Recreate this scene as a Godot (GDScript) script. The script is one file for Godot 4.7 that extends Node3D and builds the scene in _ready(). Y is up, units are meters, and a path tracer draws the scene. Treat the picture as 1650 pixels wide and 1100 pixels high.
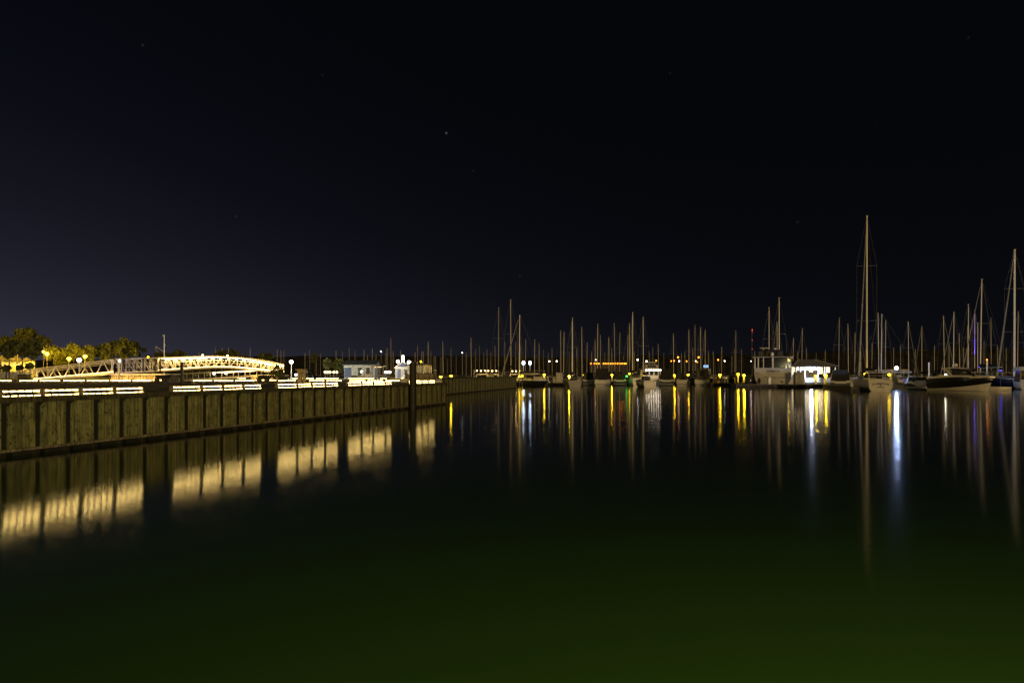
extends Node3D
# A marina at night: a lit quay with a timber-lagged wall on the left, rows of moored boats on the right.

const F := 1100.0        # lens in pixels of the 1650 x 1100 photograph
const EYE := 2.0         # lens height above the water
const HORIZON := 603.0
const CENTRE := 825.0
const DECK := 1.45       # level of the quay decks

var M := {}
var used := {}
var rng := RandomNumberGenerator.new()
var noise := FastNoiseLite.new()

# ---------------------------------------------------------------- mesh builder
class MB:
	var v := PackedVector3Array()
	var n := PackedVector3Array()
	var col := PackedColorArray()
	var tint := Color.WHITE
	var tinted := false
	func tri(a: Vector3, b: Vector3, c: Vector3, na: Vector3, nb: Vector3, nc: Vector3) -> void:
		if (b - a).cross(c - a).dot(na + nb + nc) > 0.0:
			var t := b; b = c; c = t
			t = nb; nb = nc; nc = t
		v.append(a); v.append(b); v.append(c)
		n.append(na); n.append(nb); n.append(nc)
		if tinted:
			col.append(tint); col.append(tint); col.append(tint)
	func flat(a: Vector3, b: Vector3, c: Vector3, out: Vector3) -> void:
		var k := (b - a).cross(c - a)
		if k.length_squared() < 1e-14: return
		k = k.normalized()
		if k.dot(out) < 0.0: k = -k
		tri(a, b, c, k, k, k)
	func quad(a: Vector3, b: Vector3, c: Vector3, d: Vector3, out: Vector3) -> void:
		flat(a, b, c, out); flat(a, c, d, out)
	func box(c: Vector3, s: Vector3, r := Basis.IDENTITY) -> MB:
		return hexa(c, s, s, r)
	# a box whose top may be smaller than its bottom; the top may be moved by shift
	func hexa(c: Vector3, sb: Vector3, st: Vector3, r := Basis.IDENTITY, shift := Vector3.ZERO) -> MB:
		var p := []
		for k in 8:
			var top := k >= 4
			var s := st if top else sb
			var sx := 1.0 if (k % 4 == 1 or k % 4 == 2) else -1.0
			var sz := 1.0 if k % 4 >= 2 else -1.0
			p.append(c + r * (Vector3(sx * s.x / 2, (sb.y / 2 if top else -sb.y / 2), sz * s.z / 2) + (shift if top else Vector3.ZERO)))
		for q in [[0, 1, 2, 3], [4, 5, 6, 7], [0, 1, 5, 4], [1, 2, 6, 5], [2, 3, 7, 6], [3, 0, 4, 7]]:
			var m: Vector3 = (p[q[0]] + p[q[1]] + p[q[2]] + p[q[3]]) / 4.0
			quad(p[q[0]], p[q[1]], p[q[2]], p[q[3]], m - c - r * shift * 0.5)
		return self
	func tube(a: Vector3, b: Vector3, r0: float, r1 := -1.0, seg := 8, caps := true) -> MB:
		if r1 < 0.0: r1 = r0
		var d := (b - a).normalized()
		var u := d.cross(Vector3.UP if absf(d.y) < 0.9 else Vector3.RIGHT).normalized()
		var w := d.cross(u)
		for k in seg:
			var t0 := TAU * k / seg
			var t1 := TAU * (k + 1) / seg
			var e0 := u * cos(t0) + w * sin(t0)
			var e1 := u * cos(t1) + w * sin(t1)
			tri(a + e0 * r0, a + e1 * r0, b + e1 * r1, e0, e1, e1)
			tri(a + e0 * r0, b + e1 * r1, b + e0 * r1, e0, e1, e0)
			if caps:
				flat(a, a + e0 * r0, a + e1 * r0, -d)
				flat(b, b + e0 * r1, b + e1 * r1, d)
		return self
	func bar(a: Vector3, b: Vector3, wd: float, hg: float, up := Vector3.UP) -> MB:
		var x := (b - a)
		var l := x.length()
		x /= l
		var z := x.cross(up).normalized()
		return box((a + b) / 2.0, Vector3(l, hg, wd), Basis(x, z.cross(x), z))
	func ball(c: Vector3, r: Vector3, seg := 12, rings := 8) -> MB:
		for i in rings:
			for k in seg:
				var p := []
				for q in [[i, k], [i, k + 1], [i + 1, k + 1], [i + 1, k]]:
					var f: float = PI * q[0] / rings
					var t: float = TAU * q[1] / seg
					p.append(Vector3(sin(f) * cos(t), cos(f), sin(f) * sin(t)))
				if i > 0: tri(c + p[0] * r, c + p[1] * r, c + p[2] * r, p[0], p[1], p[2])
				if i < rings - 1: tri(c + p[0] * r, c + p[2] * r, c + p[3] * r, p[0], p[2], p[3])
		return self
	# a polygon in x,y drawn out from z0 to z1
	func prism(pts: PackedVector2Array, z0: float, z1: float, xf := Transform3D.IDENTITY) -> MB:
		var idx := Geometry2D.triangulate_polygon(pts)
		var mid := Vector2.ZERO
		for p in pts: mid += p / pts.size()
		for z in [[z0, -1.0], [z1, 1.0]]:
			for i in range(0, idx.size(), 3):
				var q := []
				for k in 3: q.append(xf * Vector3(pts[idx[i + k]].x, pts[idx[i + k]].y, z[0]))
				flat(q[0], q[1], q[2], xf.basis * Vector3(0, 0, z[1] * signf(z1 - z0)))
		var cw := 1.0 if Geometry2D.is_polygon_clockwise(pts) else -1.0
		for i in pts.size():
			var a := pts[i]
			var b := pts[(i + 1) % pts.size()]
			var o := Vector2(-(b - a).y, (b - a).x) * cw
			quad(xf * Vector3(a.x, a.y, z0), xf * Vector3(b.x, b.y, z0), xf * Vector3(b.x, b.y, z1), xf * Vector3(a.x, a.y, z1), xf.basis * Vector3(o.x, o.y, 0))
		return self
	# skin over rows of points, smooth; out says roughly which way is out at a point
	func skin(rows: Array, centre: Vector3) -> MB:
		var nr := rows.size()
		var nc: int = rows[0].size()
		var nm := []
		for i in nr:
			var line := []
			for k in nc:
				var a: Vector3 = rows[maxi(i - 1, 0)][k]
				var b: Vector3 = rows[mini(i + 1, nr - 1)][k]
				var c: Vector3 = rows[i][maxi(k - 1, 0)]
				var d: Vector3 = rows[i][mini(k + 1, nc - 1)]
				var x := (b - a).cross(d - c)
				x = x.normalized() if x.length_squared() > 1e-14 else Vector3.UP
				var p: Vector3 = rows[i][k]
				if x.dot(p - Vector3(centre.x, centre.y, p.z)) < 0.0: x = -x
				line.append(x)
			nm.append(line)
		for i in nr - 1:
			for k in nc - 1:
				tri(rows[i][k], rows[i + 1][k], rows[i + 1][k + 1], nm[i][k], nm[i + 1][k], nm[i + 1][k + 1])
				tri(rows[i][k], rows[i + 1][k + 1], rows[i][k + 1], nm[i][k], nm[i + 1][k + 1], nm[i][k + 1])
		return self
	func mesh(mat: Material) -> ArrayMesh:
		var a := []
		a.resize(Mesh.ARRAY_MAX)
		a[Mesh.ARRAY_VERTEX] = v
		a[Mesh.ARRAY_NORMAL] = n
		if tinted: a[Mesh.ARRAY_COLOR] = col
		var m := ArrayMesh.new()
		m.add_surface_from_arrays(Mesh.PRIMITIVE_TRIANGLES, a)
		m.surface_set_material(0, mat)
		return m

# ---------------------------------------------------------------- helpers
func at(px: float, py: float, d: float) -> Vector3:
	return Vector3((px - CENTRE) / F * d, EYE - (py - HORIZON) / F * d, -d)

func gx(px: float, d: float) -> float:
	return (px - CENTRE) / F * d

func numbered(called: String) -> String:
	if not used.has(called):
		used[called] = 0
		return called
	used[called] += 1
	return "%s_%03d" % [called, used[called]]

func tag(o: Node3D, label: String, category: String, group := "") -> void:
	o.set_meta("label", label)
	o.set_meta("category", category)
	if group != "": o.set_meta("group", group)

func thing(called: String, label: String, category: String, pos := Vector3.ZERO, turn := 0.0, group := "") -> Node3D:
	var o := Node3D.new()
	o.name = numbered(called)
	add_child(o)
	o.position = pos
	o.rotation.y = turn
	tag(o, label, category, group)
	return o

func part(parent: Node3D, called: String, mb: MB, mat: Material, label := "") -> MeshInstance3D:
	return put(parent, called, mb.mesh(mat), Transform3D.IDENTITY, label)

func put(parent: Node3D, called: String, mesh: Mesh, xf := Transform3D.IDENTITY, label := "") -> MeshInstance3D:
	var o := MeshInstance3D.new()
	o.name = called
	o.mesh = mesh
	o.transform = xf
	parent.add_child(o, true)
	if label != "": o.set_meta("label", label)
	return o

func ground(called: String, mb: MB, mat: Material) -> MeshInstance3D:
	var o := part(self, called, mb, mat)
	o.set_meta("kind", "structure")
	return o

func copy(o: Node3D, pos: Vector3, turn: float, size := 1.0) -> Node3D:
	var c: Node3D = o.duplicate()
	c.name = numbered("sailboat")
	add_child(c)
	c.position = pos
	c.rotation = Vector3(0, turn, 0)
	c.scale = Vector3.ONE * size
	return c

func omni(parent: Node3D, pos: Vector3, c: Color, e: float, size := 0.1) -> void:
	var l := OmniLight3D.new()
	l.name = "light"
	l.position = pos
	l.light_color = c
	l.light_energy = e
	l.light_size = size
	l.omni_range = 120.0
	l.omni_attenuation = 2.0
	l.shadow_enabled = true
	parent.add_child(l, true)

func panel_light(parent: Node3D, pos: Vector3, facing: Vector3, size: Vector2, c: Color, e: float) -> void:
	var l := AreaLight3D.new()
	l.name = "light"
	l.area_size = size
	l.light_color = c
	l.light_energy = e
	l.area_range = 60.0
	l.shadow_enabled = true
	parent.add_child(l, true)
	var z := -facing.normalized()
	var x := Vector3.RIGHT
	var y := z.cross(x).normalized()
	l.transform = Transform3D(Basis(x, y, z), pos)

func lin(r: float, g: float, b: float) -> Color:
	return Color(r, g, b).linear_to_srgb()

func mat(key: String, r: float, g: float, b: float, rough := 0.6, metal := 0.0) -> StandardMaterial3D:
	var m := StandardMaterial3D.new()
	m.resource_name = key
	m.albedo_color = lin(r, g, b)
	m.roughness = rough
	m.metallic = metal
	M[key] = m
	return m

func glow(key: String, r: float, g: float, b: float, k: float) -> StandardMaterial3D:
	var m := mat(key, 0.7, 0.7, 0.7, 0.4)
	m.emission_enabled = true
	m.emission = Color(r, g, b)
	m.emission_energy_multiplier = k
	return m

func tex(img: Image) -> ImageTexture:
	img.generate_mipmaps()
	return ImageTexture.create_from_image(img)

# mottled grey texture: base brightness with two scales of noise
func mottle(size: int, f: float, lo: float, hi: float, sx := 1.0, sy := 1.0, seed_ := 1) -> Image:
	var nn := FastNoiseLite.new()
	nn.seed = seed_
	nn.frequency = f
	nn.fractal_octaves = 4
	var img := Image.create(size, size, false, Image.FORMAT_RGB8)
	for y in size:
		for x in size:
			# wrapped on a torus so that the tile repeats without a seam
			var a := TAU * x / size
			var b := TAU * y / size
			var g := nn.get_noise_3d(cos(a) * 40.0 * sx, sin(a) * 40.0 * sx, cos(b) * 40.0 * sy) * 0.5 + nn.get_noise_3d(sin(b) * 40.0 * sy + 97.0, cos(a) * 40.0 * sx, sin(a) * 40.0 * sx + 31.0) * 0.5
			var k := clampf(lerpf(lo, hi, g * 0.9 + 0.5), 0.0, 1.0)
			img.set_pixel(x, y, Color(k, k, k))
	return img

func triplanar(m: StandardMaterial3D, t: Texture2D, scale: float, offset := Vector3.ZERO, world := true) -> StandardMaterial3D:
	m.albedo_texture = t
	m.uv1_triplanar = true
	m.uv1_world_triplanar = world
	m.uv1_scale = Vector3.ONE * scale
	m.uv1_offset = offset
	return m

# ---------------------------------------------------------------- camera, sky, light
func setup() -> void:
	var cam := Camera3D.new()
	cam.name = "camera"
	cam.projection = Camera3D.PROJECTION_FRUSTUM
	cam.near = 0.1
	cam.far = 5000.0
	cam.size = 0.1 * 1100.0 / F
	cam.frustum_offset = Vector2(0.0, 0.1 * (HORIZON - 550.0) / F)
	cam.position = Vector3(0, EYE, 0)
	add_child(cam)
	cam.current = true

	var env := Environment.new()
	env.background_mode = Environment.BG_SKY
	env.tonemap_mode = Environment.TONE_MAPPER_LINEAR
	env.tonemap_exposure = 1.0
	env.sdfgi_enabled = true
	env.ssao_enabled = true
	env.ssil_enabled = true
	env.sky = Sky.new()
	env.sky.sky_material = night_sky()
	var we := WorldEnvironment.new()
	we.name = "environment"
	we.environment = env
	add_child(we)

	# the glare of the floodlit harbour front behind the lens, far off and low
	var sun := DirectionalLight3D.new()
	sun.name = "harbour_glare"
	sun.light_color = Color(1.0, 0.84, 0.56)
	sun.light_energy = 0.37
	sun.light_angular_distance = 4.0
	sun.shadow_enabled = true
	add_child(sun)
	sun.look_at_from_position(Vector3(0.28, 0.095, 0.95) * 10.0, Vector3.ZERO)

func night_sky() -> PanoramaSkyMaterial:
	# town glow low over the left shore, deep blue-black above
	var w := 512
	var h := 256
	var img := Image.create(w, h, false, Image.FORMAT_RGBF)
	for y in h:
		var el := (0.5 - (y + 0.5) / h) * 180.0
		for x in w:
			var az := wrapf((x + 0.5) / w * 360.0, -180.0, 180.0)       # 0 = straight ahead, positive to the right
			var e := maxf(el, 0.0)
			var side := exp(-pow(absf(wrapf(az + 62.0, -180.0, 180.0)) / 42.0, 2.0))
			var c := Vector3(0.0012, 0.0014, 0.0021)
			c += Vector3(0.0022, 0.0024, 0.0034) * exp(-e / 11.0)
			c += Vector3(0.052, 0.048, 0.064) * side * exp(-e / 5.5)
			c += Vector3(0.0050, 0.0066, 0.0185) * side * exp(-e / 13.0)
			img.set_pixel(x, y, Color(c.x, c.y, c.z))
	img.resize(4096, 2048, Image.INTERPOLATE_CUBIC)
	for s in [[720, 214, 0.5], [230, 73, 0.12], [381, 349, 0.1], [762, 275, 0.06], [1285, 358, 0.08], [837, 444, 0.08], [1080, 118, 0.05], [1560, 60, 0.05], [520, 120, 0.05]]:
		var dx: float = (s[0] - CENTRE) / F
		var dy: float = (HORIZON - s[1]) / F
		var az := atan(dx)
		var el := atan(dy * cos(az))
		var x := int(fposmod(az / TAU, 1.0) * 4096.0)
		var y := int((0.5 - el / PI) * 2048.0)
		var k: float = s[2] * 0.3
		img.set_pixel(x, y, Color(k, k, k * 1.05))
	var m := PanoramaSkyMaterial.new()
	m.panorama = ImageTexture.create_from_image(img)
	return m

# ---------------------------------------------------------------- materials
func materials() -> void:
	# water: murky green, ruffled by small ripples
	var w := mat("water", 0.0165, 0.036, 0.0058, 0.078)
	w.metallic_specular = 0.36
	var rip := FastNoiseLite.new()
	rip.seed = 4
	rip.frequency = 0.018
	rip.fractal_octaves = 5
	rip.fractal_gain = 0.62
	var ri := rip.get_seamless_image(1024, 1024)
	ri.bump_map_to_normal_map(14.0)
	ri.convert(Image.FORMAT_RGB8)
	# the crests run across the harbour: slopes along x are gentler than those along z
	var by := ri.get_data()
	for k in range(0, by.size(), 3):
		by[k] = 128 + int((by[k] - 128) * 0.27)
	w.normal_enabled = true
	w.normal_texture = tex(Image.create_from_data(1024, 1024, false, Image.FORMAT_RGB8, by))
	w.normal_scale = 0.03
	w.uv1_triplanar = true
	w.uv1_world_triplanar = true
	w.uv1_scale = Vector3(0.12, 0.1, 0.6)

	var grain := tex(board_image())
	for k in 4:
		var g: float = [0.85, 1.0, 0.92, 1.12][k]
		triplanar(mat("board%d" % k, 0.31 * g, 0.305 * g, 0.118 * g, 0.85), grain, 0.5, Vector3(0.37 * k, 0.21 * k, 0.53 * k))
	var rough := tex(mottle(256, 0.03, 0.45, 1.0, 1.0, 1.0, 3))
	triplanar(mat("concrete", 0.30, 0.29, 0.26, 0.9), rough, 0.5)
	triplanar(mat("cap_timber", 0.10, 0.09, 0.042, 0.85), grain, 0.4)
	triplanar(mat("deck", 0.075, 0.055, 0.032, 0.9), rough, 0.35)
	triplanar(mat("steel_pile", 0.028, 0.025, 0.015, 0.7), rough, 1.3)
	triplanar(mat("float_top", 0.2, 0.185, 0.15, 0.9), rough, 0.6)
	triplanar(mat("timber", 0.32, 0.265, 0.17, 0.9), grain, 0.5)
	triplanar(mat("rail_timber", 0.32, 0.265, 0.17, 0.9), grain, 0.9)
	triplanar(mat("white_gel", 0.55, 0.53, 0.47, 0.3), tex(mottle(128, 0.02, 0.86, 1.0, 1.0, 1.0, 8)), 0.25)
	triplanar(mat("grass", 0.05, 0.065, 0.02, 0.95), rough, 0.3)
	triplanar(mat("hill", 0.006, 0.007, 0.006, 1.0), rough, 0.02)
	triplanar(mat("paving", 0.12, 0.11, 0.1, 0.9), rough, 0.2)
	triplanar(mat("cladding", 0.62, 0.62, 0.6, 0.7), rough, 0.7)
	mat("mast_metal", 0.82, 0.78, 0.68, 0.45, 0.0)
	mat("mast_worn", 0.5, 0.48, 0.46, 0.5, 0.0)
	mat("rig_wire", 0.16, 0.16, 0.17, 0.4, 0.3)
	triplanar(mat("sail_cloth", 0.5, 0.48, 0.42, 0.9), rough, 0.8)
	triplanar(mat("navy_canvas", 0.012, 0.016, 0.04, 0.9), rough, 0.9)
	triplanar(mat("black_canvas", 0.014, 0.014, 0.014, 0.85), rough, 0.9)
	triplanar(mat("grey_canvas", 0.13, 0.115, 0.09, 0.9), rough, 0.9)
	triplanar(mat("green_canvas", 0.05, 0.06, 0.035, 0.9), rough, 0.9)
	mat("grey_gel", 0.14, 0.14, 0.14, 0.35)
	mat("navy_gel", 0.012, 0.014, 0.03, 0.25)
	mat("black_gel", 0.008, 0.008, 0.009, 0.22)
	mat("dark_glass", 0.012, 0.013, 0.014, 0.08)
	mat("clear_vinyl", 0.09, 0.09, 0.085, 0.2)
	mat("black_paint", 0.018, 0.018, 0.018, 0.5)
	mat("dark_metal", 0.06, 0.06, 0.06, 0.5)
	mat("white_paint", 0.72, 0.7, 0.64, 0.5)
	mat("truss_paint", 0.66, 0.62, 0.5, 0.5)
	mat("red_paint", 0.35, 0.04, 0.03, 0.5)
	mat("blue_paint", 0.05, 0.07, 0.15, 0.6)
	mat("roof_dark", 0.03, 0.03, 0.035, 0.8)
	mat("roof_grey", 0.2, 0.2, 0.21, 0.7)
	mat("rubber", 0.02, 0.02, 0.02, 0.8)
	mat("orange_buoy", 0.5, 0.12, 0.02, 0.5)
	mat("gold_leaf", 0.02, 0.02, 0.02, 0.4)
	triplanar(mat("bark", 0.06, 0.045, 0.03, 0.95), rough, 1.5)
	triplanar(mat("tent_cloth", 0.6, 0.58, 0.5, 0.9), rough, 0.6).backlight_enabled = true
	M.tent_cloth.backlight = Color(0.3, 0.28, 0.2)
	var leaf := mat("leaf", 1, 1, 1, 0.7)
	leaf.vertex_color_use_as_albedo = true
	leaf.cull_mode = BaseMaterial3D.CULL_DISABLED
	leaf.backlight_enabled = true
	leaf.backlight = Color(0.35, 0.35, 0.2)
	var glass := mat("pane", 0.8, 0.82, 0.8, 0.05)
	glass.transparency = BaseMaterial3D.TRANSPARENCY_ALPHA
	glass.albedo_color.a = 0.18
	# what gives off light
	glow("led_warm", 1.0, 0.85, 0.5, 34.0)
	glow("bridge_led", 1.0, 0.82, 0.5, 13.0)
	glow("sodium", 1.0, 0.78, 0.2, 14.0)
	glow("orange_glow", 1.0, 0.52, 0.10, 7.0)
	glow("yellow_glow", 1.0, 0.82, 0.10, 12.0)
	glow("white_glow", 1.0, 0.95, 0.86, 14.0)
	glow("cool_glow", 0.82, 0.90, 1.0, 16.0)
	glow("window_glow", 1.0, 0.86, 0.58, 1.6)
	glow("red_glow", 1.0, 0.06, 0.02, 1.3)
	glow("green_glow", 0.05, 1.0, 0.35, 4.0)
	glow("blue_glow", 0.10, 0.10, 1.0, 1.2)
	glow("purple_glow", 0.4, 0.25, 1.0, 4.0)
	glow("cyan_glow", 0.2, 0.7, 1.0, 1.2)

# sawn boards: upright grain and dark knots
func board_image() -> Image:
	var s := 512
	var img := Image.create(s, s, false, Image.FORMAT_RGB8)
	var nn := FastNoiseLite.new()
	nn.seed = 11
	nn.frequency = 0.02
	nn.fractal_octaves = 3
	for y in s:
		for x in s:
			var a := TAU * x / s
			var b := TAU * y / s
			var g := nn.get_noise_3d(cos(a) * 320.0, sin(a) * 320.0, sin(b) * 14.0)
			var f := nn.get_noise_3d(cos(b) * 40.0 + 300.0, sin(b) * 40.0, sin(a) * 60.0)
			var k := clampf(0.76 + g * 0.45 + f * 0.25, 0.25, 1.0)
			img.set_pixel(x, y, Color(k, k, k))
	var r := RandomNumberGenerator.new()
	r.seed = 5
	for i in 190:
		var cx := r.randi_range(0, s - 1)
		var cy := r.randi_range(0, s - 1)
		var rx := r.randf_range(2.0, 6.0)
		var ry := r.randf_range(4.0, 10.0)
		for dy in range(-12, 13):
			for dx in range(-8, 9):
				var q := pow(dx / rx, 2.0) + pow(dy / ry, 2.0)
				if q < 1.0:
					var x := posmod(cx + dx, s)
					var y := posmod(cy + dy, s)
					var c := img.get_pixel(x, y)
					var k := lerpf(0.12, c.r, q * q)
					img.set_pixel(x, y, Color(k, k, k))
	return img

# ---------------------------------------------------------------- water, land, hills
func slab(called: String, pts: PackedVector2Array, y0: float, y1: float, m: Material) -> MeshInstance3D:
	# pts are x,z; prism draws along its third axis, turned to point up
	var mb := MB.new()
	mb.prism(pts, y0, y1, Transform3D(Basis(Vector3.RIGHT, Vector3(0, 0, 1), Vector3.UP), Vector3.ZERO))
	return ground(called, mb, m)

func setting() -> void:
	var mb := MB.new()
	mb.quad(Vector3(-2500, 0, 60), Vector3(2500, 0, 60), Vector3(2500, 0, -2500), Vector3(-2500, 0, -2500), Vector3.UP)
	ground("water", mb, M.water)
	# the low landing behind the lens
	slab("near_landing", PackedVector2Array([Vector2(-9, 1.2), Vector2(11, 1.2), Vector2(11, 9), Vector2(-9, 9)]), -0.6, 0.7, M.concrete)
	# land behind the bridge
	slab("shore_ground", PackedVector2Array([Vector2(-190, -74), Vector2(gx(700, 68.4), -68.4), Vector2(gx(715, 69), -69), Vector2(gx(826, 101), -101), Vector2(gx(800, 112), -112), Vector2(gx(440, 128), -128), Vector2(-70, -240), Vector2(-190, -240)]), -0.8, DECK, M.paving)
	slab("park_lawn", PackedVector2Array([Vector2(-180, -86), Vector2(gx(160, 86), -86), Vector2(gx(200, 125), -125), Vector2(-180, -160)]), DECK, DECK + 0.06, M.grass)
	# the far shore
	slab("far_shore", PackedVector2Array([Vector2(-250, -420), Vector2(20, -400), Vector2(60, -330), Vector2(220, -330), Vector2(330, -420), Vector2(900, -480), Vector2(900, -900), Vector2(-250, -900)]), -1.0, 1.6, M.grass)
	# wooded hills
	var h := MB.new()
	var rows := []
	var nn := FastNoiseLite.new()
	nn.seed = 21
	nn.frequency = 0.01
	var cols := 420
	for r in 9:
		var line := []
		var z := -560.0 - r * 45.0
		for c in cols + 1:
			var x := lerpf(-760.0, 1180.0, float(c) / cols)
			var px := CENTRE + x / 690.0 * F
			var top := 21.0 + 8.0 * smoothstep(1000.0, 1650.0, px) - 4.0 * smoothstep(500.0, 100.0, px)
			var up := sin(PI * minf(1.0, (r + 0.001) / 4.0) * 0.5)
			var y := 1.0 + (top - 1.0) * up + nn.get_noise_2d(x * 0.5, z) * 4.0 * up
			if r > 0: y += (nn.get_noise_2d(x * 9.0, z * 9.0) * 2.0 + nn.get_noise_2d(x * 3.0, z * 5.0 + 400.0) * 1.6) * minf(1.0, up * 1.5)
			line.append(Vector3(x, maxf(y, 0.2) if r > 0 else 0.2, z))
		rows.append(line)
	for r in 8:
		for c in cols:
			h.quad(rows[r][c], rows[r][c + 1], rows[r + 1][c + 1], rows[r + 1][c], Vector3(0, 1, 0.4))
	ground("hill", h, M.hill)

# ---------------------------------------------------------------- quay and its wall
var wall_a := Vector3(-12.225, 0, -16.3)
var wall_b := Vector3(-4.416, 0, -45.83)
var wall_frame: Transform3D

func wall_t(px: float) -> float:
	var d := (wall_b - wall_a).normalized()
	var k := (px - CENTRE) / F
	return (-k * wall_a.z - wall_a.x) / (d.x + k * d.z)

func wall_of_boards(called: String, label: String, a: Vector3, b: Vector3, before: float, pitch: float, top: float, per_bay: int, cap_up: float) -> Node3D:
	var d := (b - a).normalized()
	var nrm := Vector3(-d.z, 0, d.x)
	var t := thing(called, label, "wall", a)
	t.transform = Transform3D(Basis(d, Vector3.UP, nrm), a)
	var length := (b - a).length()
	var t0 := -before
	part(t, "backing", MB.new().box(Vector3((t0 + length) / 2, top / 2 - 0.35, -0.2), Vector3(length - t0, top + 0.7, 0.12)), M.steel_pile)
	part(t, "cap_beam", MB.new().box(Vector3((t0 + length) / 2, top + cap_up / 2, -0.165), Vector3(length - t0 + 0.1, cap_up, 0.42)), M.cap_timber)
	part(t, "waler", MB.new().box(Vector3((t0 + length) / 2, 0.15, -0.045), Vector3(length - t0, 0.07, 0.14)), M.timber)
	var pile := MB.new()
	pile.box(Vector3(0, top / 2 - 0.3, 0.012), Vector3(0.105, top + 0.6, 0.025))
	pile.box(Vector3(0, top / 2 - 0.3, -0.07), Vector3(0.03, top + 0.6, 0.13))
	var pm := pile.mesh(M.steel_pile)
	var gus := MB.new()
	gus.prism(PackedVector2Array([Vector2(0.054, 0), Vector2(0.17, 0), Vector2(0.054, -0.085)]), 0.002, 0.03, Transform3D(Basis.IDENTITY, Vector3(0, top - 0.003, 0)))
	var gm := gus.mesh(M.steel_pile)
	var bw := (pitch - 0.06) / per_bay
	var meshes := []
	for k in 4:
		meshes.append(MB.new().box(Vector3.ZERO, Vector3(bw - 0.006, top - 0.19, 0.05)).mesh(M["board%d" % k]))
	var r := RandomNumberGenerator.new()
	r.seed = 17
	var i := 0
	var x := t0 + 0.07
	while x < length + 0.05:
		var p := put(t, "pile", pm, Transform3D(Basis.IDENTITY, Vector3(x, 0, 0)))
		put(p, "gusset", gm)
		if x + pitch < length + 0.3:
			for k in per_bay:
				put(t, "board", meshes[r.randi_range(0, 3)], Transform3D(Basis(Vector3.BACK, r.randf_range(-0.004, 0.004)), Vector3(x + 0.03 + bw * (k + 0.5), 0.19 + (top - 0.19) / 2 - 0.002, r.randf_range(-0.012, 0.012) - 0.04)))
		x += pitch
		i += 1
	return t

func kerb_rail(frame: Transform3D, length: float, label: String, group: String, energy := 1.0, tall := 1.0, back := false) -> void:
	var o := thing("kerb_rail", label, "rail", Vector3.ZERO, 0.0, group)
	o.transform = frame
	var y := 0.14 * tall
	part(o, "beam", MB.new().box(Vector3(length / 2, y, 0), Vector3(length, 0.05, 0.06)), M.rail_timber)
	part(o, "base_board", MB.new().box(Vector3(length / 2, 0.013, 0.03), Vector3(length, 0.026, 0.09)), M.rail_timber)
	for x in [0.035, length - 0.035]:
		part(o, "post", MB.new().hexa(Vector3(x, 0.095 * tall, 0.006), Vector3(0.08, 0.19 * tall, 0.12), Vector3(0.06, 0, 0.1)), M.rail_timber)
	var st := MB.new()
	var count := maxi(1, int((length - 0.07) / 0.185))
	var step := (length - 0.07) / count
	for k in count:
		var x := 0.035 + k * step + 0.02
		st.box(Vector3(x + 0.07, y - 0.01, 0.042), Vector3(0.14, 0.02, 0.022))
		if not back: st.box(Vector3(x + 0.07, 0.02, 0.08), Vector3(0.14, 0.009, 0.012))  # added glowing line, stands for the light falling on the base board
		if back: st.box(Vector3(x + 0.05, y - 0.012, -0.046), Vector3(0.1, 0.03, 0.03))
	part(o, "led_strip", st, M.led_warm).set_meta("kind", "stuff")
	panel_light(o, Vector3(length / 2, y - 0.03, 0.066), Vector3(0, -1, 0.8), Vector2(length - 0.2, 0.02), Color(1.0, 0.82, 0.5), 0.04 * energy * length)
	if back: panel_light(o, Vector3(length / 2, y, -0.066), Vector3(0, 0.1, -1), Vector2(length - 0.2, 0.02), Color(1.0, 0.80, 0.42), 0.5 * length)

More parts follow.
